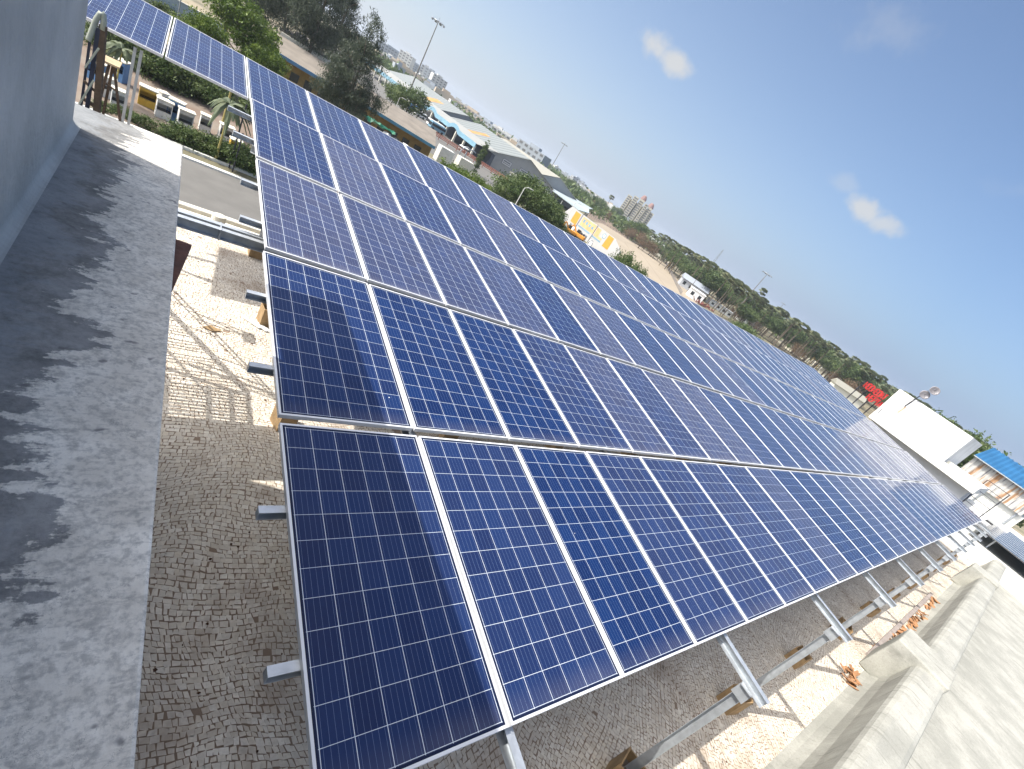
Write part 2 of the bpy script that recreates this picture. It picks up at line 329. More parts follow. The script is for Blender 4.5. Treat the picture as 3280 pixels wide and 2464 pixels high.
def mosaic():
    rng = np.random.default_rng(3); y = -1.62; verts = []; K2 = .74; cols = []
    def warp(P):
        x, y = P[..., 0], P[..., 1]
        dx = .09*np.sin(1.7*y+1.3*np.sin(.9*x))+.020*np.sin(4.3*y+3.0*x+1)+.006*np.sin(13*y+8*x)
        dy = .10*np.sin(2.0*x+1.1*np.sin(1.3*y)+.7)+.035*np.sin(4.9*x-2.7*y)+.007*np.sin(11*x-7*y)
        return np.stack([x+dx, y+dy], -1)
    def lattice(xa, xb, ya, yb, rot, ox, oy, test):
        c_, s_ = math.cos(rot), math.sin(rot); y = ya
        while y < yb:
            h = rng.uniform(.050, .078)*K2; x = xa+rng.uniform(0, .05); xs = []
            while x < xb: w = rng.uniform(.044, .092)*K2; xs.append((x, w)); x += w
            xs = np.array(xs); n = len(xs); x0 = xs[:, 0]; x1 = x0+xs[:, 1]; Q = np.zeros((n, 4, 2))
            Q[:, 0] = np.stack([x0, np.full(n, y)], 1); Q[:, 1] = np.stack([x1, np.full(n, y)], 1); Q[:, 2] = np.stack([x1, np.full(n, y+h)], 1); Q[:, 3] = np.stack([x0, np.full(n, y+h)], 1)
            c = Q.mean(1, keepdims=True); Q = c+(Q-c)*(1-rng.uniform(.07, .17, (n, 1, 1)))+rng.normal(0, .0042, (n, 4, 2))
            Q = np.stack([Q[..., 0]*c_-Q[..., 1]*s_+ox, Q[..., 0]*s_+Q[..., 1]*c_+oy], -1); Q = warp(Q); keep = test(Q) & (rng.random(n) > .004); Q = Q[keep]
            verts.append(Q); cols.append(np.stack([rng.uniform(.62, 1.0, len(Q)), rng.random(len(Q))], 1)); y += h
    lattice(-.1, 3.6, -1.62, 10.9, 0, 0, 0, lambda Q: (Q[:, :, 0].max(1) < 3.3) & (Q[:, :, 1].max(1) < 10.6) & (Q[:, :, 1].min(1) > -1.66) & (Q[:, :, 0].min(1) > -.14))
    for k in range(11):      # front strip laid in fans of changing direction
        xc = 3.3+k*2.8; fan = lambda Q, a=xc, b=xc+2.8: (Q[:, :, 0].mean(1) > a) & (Q[:, :, 0].mean(1) < b) & (Q[:, :, 0].max(1) < 33.8) & (Q[:, :, 1].max(1) < 1.45) & (Q[:, :, 1].min(1) > -1.66)
        lattice(-2.6, 2.6, -2.6, 2.6, [.7, 1.1, .5, .95, .6, 1.2, .8, .45, 1.0, .7, 1.1][k], xc+1.4, -.1, fan)
    while False:
        h = rng.uniform(.054, .074)*K2
        # visible bands only need stones: everything is laid, coarser far under the panels
        x = -.1 + rng.uniform(0, .05); xs = []
        xe = 34.2 if y < 1.3 else 3.4
        while x < xe:
            w = rng.uniform(.046, .090)*K2; xs.append((x, w)); x += w
        xs = np.array(xs); n = len(xs)
        keep = (xs[:, 0] < 9) | (y < 2.6) | (rng.random(n) < 1)
        gpx = rng.uniform(.003, .008, (n, 4, 1)); 
        x0 = xs[:, 0]; x1 = x0+xs[:, 1]
        sk = rng.normal(0, .0042, (n, 4, 2))
        Q = np.zeros((n, 4, 2)); Q[:, 0] = np.stack([x0, np.full(n, y)], 1); Q[:, 1] = np.stack([x1, np.full(n, y)], 1)
        Q[:, 2] = np.stack([x1, np.full(n, y+h)], 1); Q[:, 3] = np.stack([x0, np.full(n, y+h)], 1)
        c = Q.mean(1, keepdims=True); Q = c + (Q-c)*(1-rng.uniform(.09, .20, (n, 1, 1))) + sk*.85
        Q = warp(Q); keep &= (Q[:, :, 0].min(1) > -6.9) & (Q[:, :, 0].max(1) < 33.8) & (Q[:, :, 1].max(1) < 10.6) & (Q[:, :, 1].min(1) > -1.66) & (rng.random(n) > .004)
        Q = Q[keep]; verts.append(Q); v = rng.uniform(.62, 1.0, len(Q)); tint = rng.random(len(Q)); cols.append(np.stack([v, tint], 1)); y += h
    Q = np.concatenate(verts); CC = np.concatenate(cols); n = len(Q)
    co_ = np.zeros((n*4, 3), np.float32); co_[:, :2] = Q.reshape(-1, 2); co_[:, 2] = RZ+.004
    m = bpy.data.meshes.new('mosaic'); m.vertices.add(n*4); m.vertices.foreach_set('co', co_.ravel())
    m.loops.add(n*4); m.loops.foreach_set('vertex_index', np.arange(n*4, dtype=np.int32)); m.polygons.add(n)
    m.polygons.foreach_set('loop_start', np.arange(0, n*4, 4, dtype=np.int32)); m.update(calc_edges=True)
    at = m.color_attributes.new('stone', 'FLOAT_COLOR', 'POINT'); arr = np.ones((n*4, 4), np.float32)
    arr[:, 0] = np.repeat(CC[:, 0], 4); arr[:, 1] = np.repeat(CC[:, 1], 4); at.data.foreach_set('color', arr.ravel())
    mt, t, b = newmat('mosaic_stone'); a = N(t, 'ShaderNodeAttribute'); a.attribute_name = 'stone'; sp = N(t, 'ShaderNodeSeparateColor'); t.links.new(a.outputs['Color'], sp.inputs[0])
    tc = N(t, 'ShaderNodeTexCoord'); dirt = noise(t, tc.outputs['Object'], 1.1, 6, .65); fine = noise(t, tc.outputs['Object'], 40, 4)
    c = mixc(t, sp.outputs[1], (.72, .645, .53), (.80, .75, .66)); c = mixc(t, mapr(t, sp.outputs[0], .62, 1.0, .35, 0), c, (.42, .36, .29))
    c = mixc(t, mapr(t, dirt, .50, .70, 0, .6), c, (.30, .22, .16)); big_ = noise(t, tc.outputs['Object'], .45, 8, .7); c = mixc(t, mapr(t, big_, .56, .66, 0, .3), c, (.27, .225, .18)); c = mixc(t, mapr(t, noise(t, tc.outputs['Object'], 2.6, 8, .75), .64, .70, 0, .6), c, (.17, .13, .10)); c = mixc(t, mapr(t, fine, .3, .8, .0, .25), c, (.34, .30, .25))
    t.links.new(c, b.inputs['Base Color']); b.inputs['Roughness'].default_value = .8
    m.materials.append(mt); o = bpy.data.objects.new('mosaic_paving', m); C.objects.link(o); tag(o, kind='structure')
mosaic()
# dark damp patches on the floor are real stains on the slab
# host building body
mb = MB(); mb.box(-7, -1.7, G, 33.9, 10.62, RZ-.4); tag(mb.build('roof_building', OFFW), 'cream building body below the panel roof, its mosaic roof edge above the road', 'building')

# low kerb on far roof edge
mb = MB(); mb.box(-7, 10.45, RZ, 33.9, 10.62, RZ+.13); bevel(tag(mb.build('roof_edge_kerb', CREAM), 'low cream kerb along the far roof edge above the grey road', 'kerb'), .02)

# right-hand parapet (near low edge of the panels)
PAR = simple('weathered_pale_plaster', (.25, .25, .22), .9, 0, .3, 1.4, .35, 30, col2=(.37, .365, .32))
def par_mat():
    m, t, b = newmat('grimy_parapet_plaster'); tc = N(t, 'ShaderNodeTexCoord'); o = tc.outputs['Object']
    mp = N(t, 'ShaderNodeMapping'); mp.inputs['Scale'].default_value = (7, .9, 2); t.links.new(o, mp.inputs[0])
    a_ = noise(t, o, 1.3, 7, .65); st_ = noise(t, mp.outputs[0], 1.2, 6, .6); f_ = noise(t, o, 35, 6, .7); cr_ = noise(t, o, 2.0, 8, .7)
    c = mixc(t, mapr(t, a_, .35, .68), (.28, .28, .25), (.40, .395, .355)); c = mixc(t, mapr(t, st_, .55, .72, 0, .6), c, (.15, .15, .13)); c = mixc(t, mapr(t, f_, .45, .7, 0, .4), c, (.20, .195, .17))
    k_ = mapr(t, mth(t, 'ABSOLUTE', mth(t, 'SUBTRACT', cr_, .5)), 0, .003, .55, 0); c = mixc(t, k_, c, (.08, .075, .07)); t.links.new(c, b.inputs['Base Color']); b.inputs['Roughness'].default_value = .9
    bp = N(t, 'ShaderNodeBump'); bp.inputs['Strength'].default_value = .4; bp.inputs['Distance'].default_value = .01; t.links.new(f_, bp.inputs['Height']); t.links.new(bp.outputs[0], b.inputs['Normal']); return m
PAR = par_mat()
pr = thing('roof_parapet', 'low weathered pale plaster parapet along the near roof edge below the lowest panels', 'parapet', (0, 0, 0))
mb = MB()
# wall body, with plaster fillet at its foot
prof = [(-1.12, RZ+.006), (-1.22, RZ+.03), (-1.33, RZ+.12), (-1.39, RZ+.30), (-1.42, -1.36), (-1.45, -1.29), (-1.50, -1.25), (-1.57, -1.23), (-1.86, -1.24), (-1.92, -1.26), (-1.95, -1.32), (-1.95, -3.2), (-1.12, -3.2)]
def extrude_x(mb, prof, x0, x1, mi=0):
    n = len(prof); mb.add([(x0, y, z) for y, z in prof]+[(x1, y, z) for y, z in prof], [tuple(range(n)), tuple(range(2*n-1, n-1, -1))]+[(i, n+i, n+(i+1) % n, (i+1) % n) for i in range(n)], mi)
extrude_x(mb, prof, -6, 33.8); mb.build('wall', PAR, pr)
for x0, x1 in ((11.9, 13.1), (26.1, 27.4)): bevel(MB().box(x0, -1.98, RZ+.01, x1, -.98, -1.16, taper=.03).build('pier', PAR, pr), .03)
mb = MB(); mb.box(-6, -6.5, -2.3, 34.1, -1.96, -2.1); tag(mb.build('sunshade_slab', PAR), 'wide pale plaster sunshade slab just outside the near parapet', 'ledge')

# ---------------------------------------------------------------- concrete ledge and stair tower by the camera
def ledge_mat():
    m, t, b = newmat('stained_ledge_concrete'); tc = N(t, 'ShaderNodeTexCoord'); o = tc.outputs['Object']; sp = N(t, 'ShaderNodeSeparateXYZ'); t.links.new(o, sp.inputs[0])
    mp = N(t, 'ShaderNodeMapping'); mp.inputs['Scale'].default_value = (7, 30, 8); t.links.new(o, mp.inputs[0])
    streak = noise(t, mp.outputs[0], 1.0, 6, .62, .4)
    mp2 = N(t, 'ShaderNodeMapping'); mp2.inputs['Scale'].default_value = (2.5, 4.5, 3); t.links.new(o, mp2.inputs[0]); big = noise(t, mp2.outputs[0], 1.0, 7, .6, .3)
    n3 = noise(t, o, 60, 5, .7); n4 = noise(t, o, 9, 8, .7)
    base = mixc(t, mapr(t, n4, .35, .7), (.64, .60, .53), (.84, .80, .72)); base = mixc(t, mapr(t, n3, .42, .66, 0, .55), base, (.24, .235, .225)); n5 = noise(t, mp.outputs[0], 3.0, 8, .75); base = mixc(t, mapr(t, n5, .52, .72, 0, .5), base, (.20, .195, .19))
    # algae that creeps out from the wall side (a real stain with its own outline)
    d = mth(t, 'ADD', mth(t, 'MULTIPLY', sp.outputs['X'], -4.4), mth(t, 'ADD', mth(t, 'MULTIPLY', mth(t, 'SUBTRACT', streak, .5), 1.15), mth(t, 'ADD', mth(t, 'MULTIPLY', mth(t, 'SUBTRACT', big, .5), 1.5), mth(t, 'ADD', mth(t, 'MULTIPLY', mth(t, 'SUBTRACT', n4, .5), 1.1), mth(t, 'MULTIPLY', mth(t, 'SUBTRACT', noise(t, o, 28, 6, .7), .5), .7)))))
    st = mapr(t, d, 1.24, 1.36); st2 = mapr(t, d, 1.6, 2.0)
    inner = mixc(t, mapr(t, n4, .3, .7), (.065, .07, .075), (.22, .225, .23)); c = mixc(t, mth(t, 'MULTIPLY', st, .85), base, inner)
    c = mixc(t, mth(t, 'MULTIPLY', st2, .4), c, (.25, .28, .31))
    pit = N(t, 'ShaderNodeTexVoronoi'); pit.inputs['Scale'].default_value = 16; mp3 = N(t, 'ShaderNodeMapping'); mp3.inputs['Scale'].default_value = (.9, 1.6, 1); t.links.new(o, mp3.inputs[0])
    va = N(t, 'ShaderNodeVectorMath', operation='ADD'); nn = N(t, 'ShaderNodeTexNoise'); nn.inputs['Scale'].default_value = 25; t.links.new(o, nn.inputs['Vector']); sc = N(t, 'ShaderNodeVectorMath', operation='SCALE'); sc.inputs['Scale'].default_value = .07; t.links.new(nn.outputs['Color'], sc.inputs[0]); t.links.new(mp3.outputs[0], va.inputs[0]); t.links.new(sc.outputs[0], va.inputs[1]); t.links.new(va.outputs[0], pit.inputs['Vector'])
    pm = mth(t, 'MULTIPLY', mapr(t, pit.outputs['Distance'], .10, .24, 1, 0), mapr(t, noise(t, o, 7, 3), .45, .55)); c = mixc(t, mth(t, 'MULTIPLY', pm, .75), c, (.13, .125, .13))
    crack = noise(t, o, 3.2, 8, .65); cm = mapr(t, mth(t, 'ABSOLUTE', mth(t, 'SUBTRACT', crack, .5)), 0, .002, .0, 1); c = mixc(t, mth(t, 'MULTIPLY', mth(t, 'SUBTRACT', 1, cm), .55), c, (.12, .12, .12))
    t.links.new(c, b.inputs['Base Color']); b.inputs['Roughness'].default_value = .8
    bp = N(t, 'ShaderNodeBump'); bp.inputs['Strength'].default_value = .35; bp.inputs['Distance'].default_value = .01; t.links.new(n3, bp.inputs['Height']); t.links.new(bp.outputs[0], b.inputs['Normal'])
    return m
LEDGE = ledge_mat()
tw = thing('stair_tower', 'blue-grey shaded plaster stair tower wall filling the left edge of the view', 'building', (-.5, 2.58, RZ))
tw.location = (0, 0, 0)
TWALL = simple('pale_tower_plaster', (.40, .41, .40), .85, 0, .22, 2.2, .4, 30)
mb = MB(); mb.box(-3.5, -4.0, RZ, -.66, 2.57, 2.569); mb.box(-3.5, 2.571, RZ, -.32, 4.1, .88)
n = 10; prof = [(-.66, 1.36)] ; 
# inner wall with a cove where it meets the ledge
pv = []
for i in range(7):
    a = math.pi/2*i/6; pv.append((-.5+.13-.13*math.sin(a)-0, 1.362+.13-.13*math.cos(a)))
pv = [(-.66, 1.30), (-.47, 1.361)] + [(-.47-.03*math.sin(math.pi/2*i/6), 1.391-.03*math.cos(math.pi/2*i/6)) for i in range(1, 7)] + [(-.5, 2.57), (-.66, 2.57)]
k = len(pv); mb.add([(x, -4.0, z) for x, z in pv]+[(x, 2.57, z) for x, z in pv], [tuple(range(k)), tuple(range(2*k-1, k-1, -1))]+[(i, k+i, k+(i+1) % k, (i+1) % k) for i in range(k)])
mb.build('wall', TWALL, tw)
mb = MB(); mb.box(-.98, -4.0, 2.572, -.40, 4.12, 2.68); mb.build('shadow_overhang', TWALL, tw)  # unseen slab, shaped so its shadow edge falls across the near panels
mb = MB(); mb.box(-.665, -4.0, 1.24, -.083, 2.9, 1.36)
o = mb.build('ledge_slab', LEDGE, tw); bevel(o, .006); o['label'] = 'stained grey concrete ledge with dark algae streaks, its far end in sun'
mb = MB(); mb.add([(-.10, 1.28, 1.238), (-.008, 1.955, 1.236), (-.3, 1.99, 1.238), (-.10, 1.28, 1.215), (-.008, 1.955, 1.213), (-.3, 1.99, 1.215)], [(0, 1, 2), (5, 4, 3), (0, 3, 4, 1), (1, 4, 5, 2), (2, 5, 3, 0)])
tag(mb.build('steel_plate', RUST), 'dark rusty triangular steel plate sticking out from under the concrete ledge', 'plate')

# steel access stair and platform beside the tower (casts the slatted shadow on the roof)
st = thing('access_stair', 'dark steel access stair and grated platform beside the tower, mostly hidden by the ledge', 'stair', (-.6, 5.3, RZ))
st.location = (0, 0, 0)
mb = MB(); mb.box(-1.2, 4.1, -.16, .06, 5.0, -.1); mb.build('landing', DSTEEL, st)
mb = MB()
for i in range(11): mb.bar((-1.2, 5.03+i*.062, -.12), (-.2, 5.03+i*.062, -.12), .036, .012)
for x in (-1.1, -.66, -.41, -.21): mb.bar((x, 5.0, -.15), (x, 5.68, -.15), .03, .05)
mb.build('grating', DSTEEL, st)
mb = MB()
for x in (-1.1, -.24):
    mb.bar((x, 7.7, RZ), (x, 5.68, -.13), .03, .09)
mb.build('stringer', DSTEEL, st)
mb = MB()
for x in (-1.12, -.62, -.22):
    mb.tube([(x, 7.7, RZ+.62), (x, 5.68, .45)], .018, 6)
mb.tube([(-.22, 7.7, RZ+.45), (-.22, 5.68, .35)], .013, 6)
for k in range(5):
    f = k/4; mb.tube([(-.22, 7.7-2.0*f, RZ+2.0*f), (-.22, 7.7-2.0*f, RZ+.6+2.0*f)], .013, 6)
mb.build('handrail', DSTEEL, st)
mb = MB()
for k in range(8):
    f = (k+.5)/8
    for q in range(4): mb.bar((-1.08, 7.7-2.02*f-.10+.065*q, RZ+2.0*f), (-.26, 7.7-2.02*f-.10+.065*q, RZ+2.0*f), .02, .02)
mb.build('step', DSTEEL, st)
for x, y in ((-1.1, 4.2), (-.3, 4.2), (-1.1, 5.6), (-.3, 5.6)): MB().tube([(x, y, RZ), (x, y, -.14)], .03, 8).build('leg', DSTEEL, st)

# ladder top with rounded grey loop, seen at left edge
ld = thing('roof_ladder', 'navy steel ladder top with a rounded pale grey handhold loop against the tower edge', 'ladder', (0, 0, 0))
mb = MB(); mb.bar((-.752, 6.0, -.3), (-.752, 6.0, 1.16), .032, .032); mb.bar((-.80, 6.05, -.3), (-.80, 6.05, 1.05), .018, .02); mb.build('stile', NAVY, ld)
mb = MB(); mb.bar((-.640, 5.98, -.3), (-.722, 6.0, 1.2), .038, .05); mb.bar((-.665, 6.1, -.3), (-.70, 6.1, .8), .03, .03); mb.build('brown_upright', WOOD, ld)
pts = []
for i in range(17):
    f = i/16; pts.append((-.806+.045*f, 5.99, 1.02+.27*f) if f < .75 else (-.772+.03*math.sin((f-.75)*4*1.4), 5.99, 1.2225+.075*math.sin((f-.75)*4*1.57)))
pts += [(-.730, 5.99, 1.285), (-.722, 5.99, 1.24), (-.722, 5.99, 1.16)]
MB().tube(pts, .022, 12).build('loop', LOOPG, ld, True)
mb = MB(); mb.bar((-.80, 5.95, .79), (-.725, 5.93, 1.01), .012, .014); mb.bar((-.81, 5.95, .43), (-.728, 5.93, .72), .012, .014); o = mb.build('brace', LOOPG, ld); o.name = 'braces'
mb = MB(); mb.bar((-.80, 6.0, .66), (-.70, 6.0, .60), .02, .02); mb.bar((-.80, 6.0, .50), (-.69, 6.0, .47), .03, .03); o = mb.build('rungs', WOOD, ld)
# timber trestle with board behind
ts = thing('timber_trestle', 'rough timber trestle with a small board top behind the ladder', 'trestle', (0, 0, 0))
y = 7.2
MB().box(-.80, y-.14, .655, -.63, y+.14, .675).build('board', simple('pale_board', (.40, .31, .19), .8, 0, .2, 6), ts)
for a, b_ in (((-.69, y, .655), (-.50, y, -.2)), ((-.725, y, .655), (-.79, y, -.2)), ((-.70, y+.12, .655), (-.73, y+.12, -.2))): MB().bar(a, b_, .024, .026).build('leg', WOOD, ts)
MB().bar((-.75, y, .42), (-.63, y, .38), .015, .018).build('brace', WOOD, ts)

# ---------------------------------------------------------------- solar array
PITCH = 1.012
ROWS = [(.657, 0, 0, .1131), (.671, 2.049, .1974, .1127), (.711, 4.154, .3922, .1071), (.731, 6.262, .5845, .1178), (.730, 8.262, .790, .1250)]
fr = MB(); lw = .015
fr.box(0, 0, -.035, PW, lw, 0); fr.box(0, PL-lw, -.035, PW, PL, 0); fr.box(0, lw, -.035, lw, PL-lw, 0); fr.box(PW-lw, lw, -.035, PW, PL-lw, 0)
fr.box(.03, -.001, -.022, PW-.03, .0, -.018)
frame_me = fr.mesh('frame', ALU)
gl = MB(); gl.box(lw, lw, -.009, PW-lw, PL-lw, -.0025); glass_me = gl.mesh('cell_sheet', CELLS)
ORD = ['zero', 'first', 'second', 'third', 'fourth', 'fifth', 'sixth', 'seventh', 'eighth', 'ninth', 'tenth', 'eleventh', 'twelfth', 'thirteenth', 'fourteenth', 'fifteenth', 'sixteenth', 'seventeenth', 'eighteenth', 'nineteenth', 'twentieth',
       'twenty-first', 'twenty-second', 'twenty-third', 'twenty-fourth', 'twenty-fifth', 'twenty-sixth', 'twenty-seventh', 'twenty-eighth', 'twenty-ninth', 'thirtieth', 'thirty-first', 'thirty-second']
RN = ['lowest row, nearest the camera', 'second row up from the camera', 'middle row', 'fourth row up', 'topmost farthest row']
for r, (x0, y0, z0, tl) in enumerate(ROWS):
    s = -2 if r == 4 else 0
    for i in range(s, 30):
        lab = 'blue solar panel, %s from the left end of the %s' % (ORD[i-s+1], RN[r])
        if r == 0 and i == 0: lab = 'blue solar panel at the near left corner, half in tower shadow, lowest row'
        p = thing('solar_panel', lab, 'solar panel', (x0+i*PITCH, y0, z0), group='solar panels of the rooftop array', rot=(tl+random.gauss(0, .0012), random.gauss(0, .0012), 0))
        f = bpy.data.objects.new('frame', frame_me); C.objects.link(f); f.parent = p
        q = bpy.data.objects.new('cell_sheet', glass_me); C.objects.link(q); q.parent = p

SL = .0954
# purlins (along x) just under the panels, ends stick out at left
pur = [(.54, -.15, 'lower purlin of the nearest panel row'), (1.35, -.15, 'upper purlin of the nearest panel row'), (2.53, -.15, 'lower purlin of the second panel row'), (3.38, -.14, 'upper purlin of the second panel row'),
       (4.66, -.15, 'lower purlin of the middle panel row'), (5.48, -.12, 'upper purlin of the middle panel row'), (6.82, -.17, 'lower purlin of the fourth panel row'), (7.6, -.22, 'upper purlin of the fourth panel row'), (8.75, -2.1, 'lower purlin of the farthest panel row'), (9.75, -2.1, 'upper purlin of the farthest panel row')]
def zpan(y):
    for x0, y0, z0, tl in reversed(ROWS):
        if y >= y0-.01: return z0+math.tan(tl)*(y-y0)
    return SL*y
for y, xo, nm in pur:
    z = zpan(y)-.036; mb = MB(); mb.channel((.67+xo, y, z-.033), (31.15, y, z-.033), .05, .06, .004, side=1)
    mb.box(.67+xo, y-.020, z-.062, .67+xo+.004, y+.024, z-.004)
    tag(mb.build('purlin', GALV), 'galvanised steel %s, its end showing at the left' % nm, 'purlin', 'purlins under the panel rows')
# rafters (along y) every 2.6 m, ends stick out past the lowest edge
RX = [4.29+2.6*i for i in range(-1, 11)]
for i, x in enumerate(RX):
    y0, y1 = -.55, 10.25
    mb = MB(); z = lambda y: SL*y-.060-.045
    mb.channel((x, y0, z(y0)), (x, y1, z(y1)), .055, .085, .004, side=-1)
    mb.box(x-.03, -.40, z(-.37)-.052, x+.03, -.34, z(-.37)-.040)
    tag(mb.build('rafter', GALV), 'galvanised rafter end poking out below the lowest row, %s one from the left' % ORD[i+1], 'rafter', 'rafters under the array')
for y, nm in ((2.0, 'second'), (4.5, 'third'), (6.95, 'fourth'), (9.4, 'fifth')):
    zz = SL*y-.105-.0425-.052; x0 = -.9 if y == 4.5 else (-1.9 if y > 9 else .75)
    mb = MB(); mb.channel((x0, y, zz), (31.1, y, zz), .06, .10, .004, side=1)
    if y == 4.5:
        mb.channel((x0, y+.11, zz), (31.1, y+.11, zz), .06, .10, .004, side=1)
        for xx in (-.02, .38): mb.box(xx, y-.035, zz-.055, xx+.01, y+.145, zz+.055)
    tag(mb.build('cross_beam', GALV), 'long galvanised cross beam on posts under the array, %s line from the near edge' % nm, 'beam', 'cross beams under the array')
# posts on plywood-boxed pedestals
pd = None
def post(x, y, lab1, lab2):
    global pd, ps
    zt = SL*y-.105-.0425-.10
    zt = SL*y-.105-.0425-.008 if y < 0 else zt
    mb = MB(); mb.channel((x, y, RZ+.2), (x, y, zt), .05, .085, .005, up=(0, 1, 0), side=1); mb.box(x-.06, y-.055, zt, x+.06, y+.055, zt+.006)
    mb.box(x-.03, y-.06, zt-.13, x-.024, y+.06, zt)
    o = mb.build('post', GALV); tag(o, lab1, 'post', 'posts of the array')
    if pd is None:
        pd = thing('pedestal', lab2, 'pedestal', (x, y, RZ), .25, 'boxed pedestals under the posts')
        b2 = MB(); w = .118; t_ = .016; h = .30
        b2.box(-w, -w, 0, w, -w+t_, h); b2.box(-w, w-t_, 0, w, w, h+.02); b2.box(-w, -w+t_, 0, -w+t_, w-t_, h-.015); b2.box(w-t_, -w+t_, 0, w, w-t_, h+.01); b2.build('plywood_box', PLY, pd)
        b2 = MB(); b2.box(-w+t_, -w+t_, 0, w-t_, w-t_, h-.10); b2.build('concrete_core', simple('dark_core_concrete', (.10, .085, .07), .9), pd)  # core coloured darker than the other concrete
        kids(pd)
    else: dup(pd, (x, y, RZ), random.uniform(-.4, .4), lab2, 'boxed pedestals under the posts', (1, 1, random.uniform(.8, 1.15)))
LN = {-.42: 'nearest line', 2.0: 'second line', 4.5: 'third line', 6.95: 'fourth line', 9.4: 'farthest line'}
for y in (-.42, 2.0, 4.5, 6.95, 9.4):
    for i in range(12):
        x = 1.69 + 2.6*i if y < 0 else 1.62+2.6*i
        if y > 0 and i > 5: continue
        post(x, y if y > 0 else -.40, 'slim galvanised post, %s from the left in the %s' % (ORD[i+1], LN[y]), 'brown plywood-boxed pedestal, %s from the left in the %s' % (ORD[i+1], LN[y]))
# posts for the extension at left
for x in (-.590, -.524):
    o = MB().channel((x, 8.4, RZ), (x, 8.4, .70), .03, .032, .003, up=(1, 0, 0)).build('post', GALV)
    tag(o, 'pale %s upright of the close pair beside the tower, standing under the farthest panel row' % ('left' if x < -.55 else 'right'), 'post', 'posts of the array')
# pale concrete cylinder, pipe along far kerb, debris
mb = MB(); mb.tube([(.95, 9.95, RZ), (.95, 9.95, RZ+.36)], .13, 20, r2=.12); bevel(tag(mb.build('concrete_cylinder', CREAM), 'pale short concrete cylinder standing near the far roof edge', 'pedestal'), .008)
mb = MB(); mb.tube([(-3, 10.2, RZ+.1), (14, 10.2, RZ+.1)], .04, 10); tag(mb.build('pipe', WPIPE, smooth=True), 'cream pipe running along the far roof edge', 'pipe')
mb = MB(); mb.bar((12.6, -1.0, RZ+.03), (21.3, -.93, RZ+.07), .09, .06); tag(mb.build('timber_beam', simple('grey_timber', (.30, .26, .24), .85, 0, .2, 5)), 'long grey timber lying beside the terracotta shards near the parapet', 'timber')
def shards(name, label, spots, seed):
    rr = random.Random(seed); t = thing(name, label, 'rubble', (spots[0][0], spots[0][1], RZ)); t.location = (0, 0, 0)
    mb = MB()
    for (cx, cy, sx, sy, n, hh) in spots:
        for _ in range(n):
            x = cx+rr.uniform(-sx, sx); y = cy+rr.uniform(-sy, sy); z = RZ+.02+rr.uniform(0, hh); a = rr.uniform(0, 6.28); L = rr.uniform(.06, .14); w = rr.uniform(.03, .07)
            m = Matrix.Translation((x, y, z)) @ Matrix.Rotation(a, 4, 'Z') @ Matrix.Rotation(rr.uniform(-.8, .8), 4, 'X') @ Matrix.Rotation(rr.uniform(-.6, .6), 4, 'Y')
            seg = 4
            vs = []
            for j in range(seg+1):
                c = (j/seg-.5)*1.6; vs += [(-L*(1-.3*abs(c)), w*math.sin(c), w*(math.cos(c)-1)), (L*(1-.5*rr.random()), w*math.sin(c), w*(math.cos(c)-1))]
            mb.add([m @ Vector(v) for v in vs], [(2*j, 2*j+1, 2*j+3, 2*j+2) for j in range(seg)])
    o = mb.build('shard', TERRA, t); s = o.modifiers.new('thick', 'SOLIDIFY'); s.thickness = .012; o.name = 'shards'; tag(o, kind='stuff')
shards('tile_pile', 'small heap of broken terracotta pieces on the sunlit mosaic near the parapet', [(11.05, -1.03, .3, .14, 20, .1)], 4)
shards('tile_row', 'long scattered row of broken terracotta pieces beside the grey timber', [(15.2, -1.12, .9, .08, 26, .08), (17.6, -1.12, 1.2, .09, 34, .08), (20.3, -1.13, .9, .07, 18, .06), (13.3, -1.03, .5, .05, 8, .03)], 5)
LEAFL = simple('dry_leaf_litter', (.10, .05, .03), .9, 0, .4, 10)
rr = random.Random(9); mb = MB()
for _ in range(120):
    x = rr.uniform(.1, 1.9); y = rr.uniform(.3, 9.5); 
    if rr.random() < .25: x = rr.uniform(4, 26); y = rr.uniform(-1.3, -.2)
    a = rr.uniform(0, 6.28); s = rr.uniform(.006, .02); pts = [(x+s*math.cos(a+q)*rr.uniform(.5, 1.3), y+s*math.sin(a+q)*rr.uniform(.5, 1.3), RZ+.008+rr.uniform(0, .008)) for q in (0, 1.3, 2.6, 3.8, 5)]
    mb.add(pts, [(0, 1, 2, 3, 4)])
o = mb.build('leaf_litter', LEAFL); tag(o, 'scattered tiny dry leaf and dirt flecks on the mosaic roof', 'litter', kind='stuff')
mb = MB().add([(.72, 6.45, RZ+.012), (.86, 6.36, RZ+.03), (.98, 6.44, RZ+.012), (.84, 6.54, RZ+.014)], [(0, 1, 2, 3)])
o = mb.build('cardboard_scrap', PLY); o.modifiers.new('s', 'SOLIDIFY').thickness = .003; tag(o, 'small tan cardboard scrap lying on the sunlit mosaic left of the panels', 'scrap')
mb = MB()
for k in range(3): mb.bar((1.28+.1*k, 6.98-.05*k, RZ+.02), (1.52+.1*k, 6.72-.05*k, RZ+.03), .05, .012)
tag(mb.build('white_offcut', WHITE), 'white sheet offcuts beside a boxed pedestal left of the panels', 'scrap')

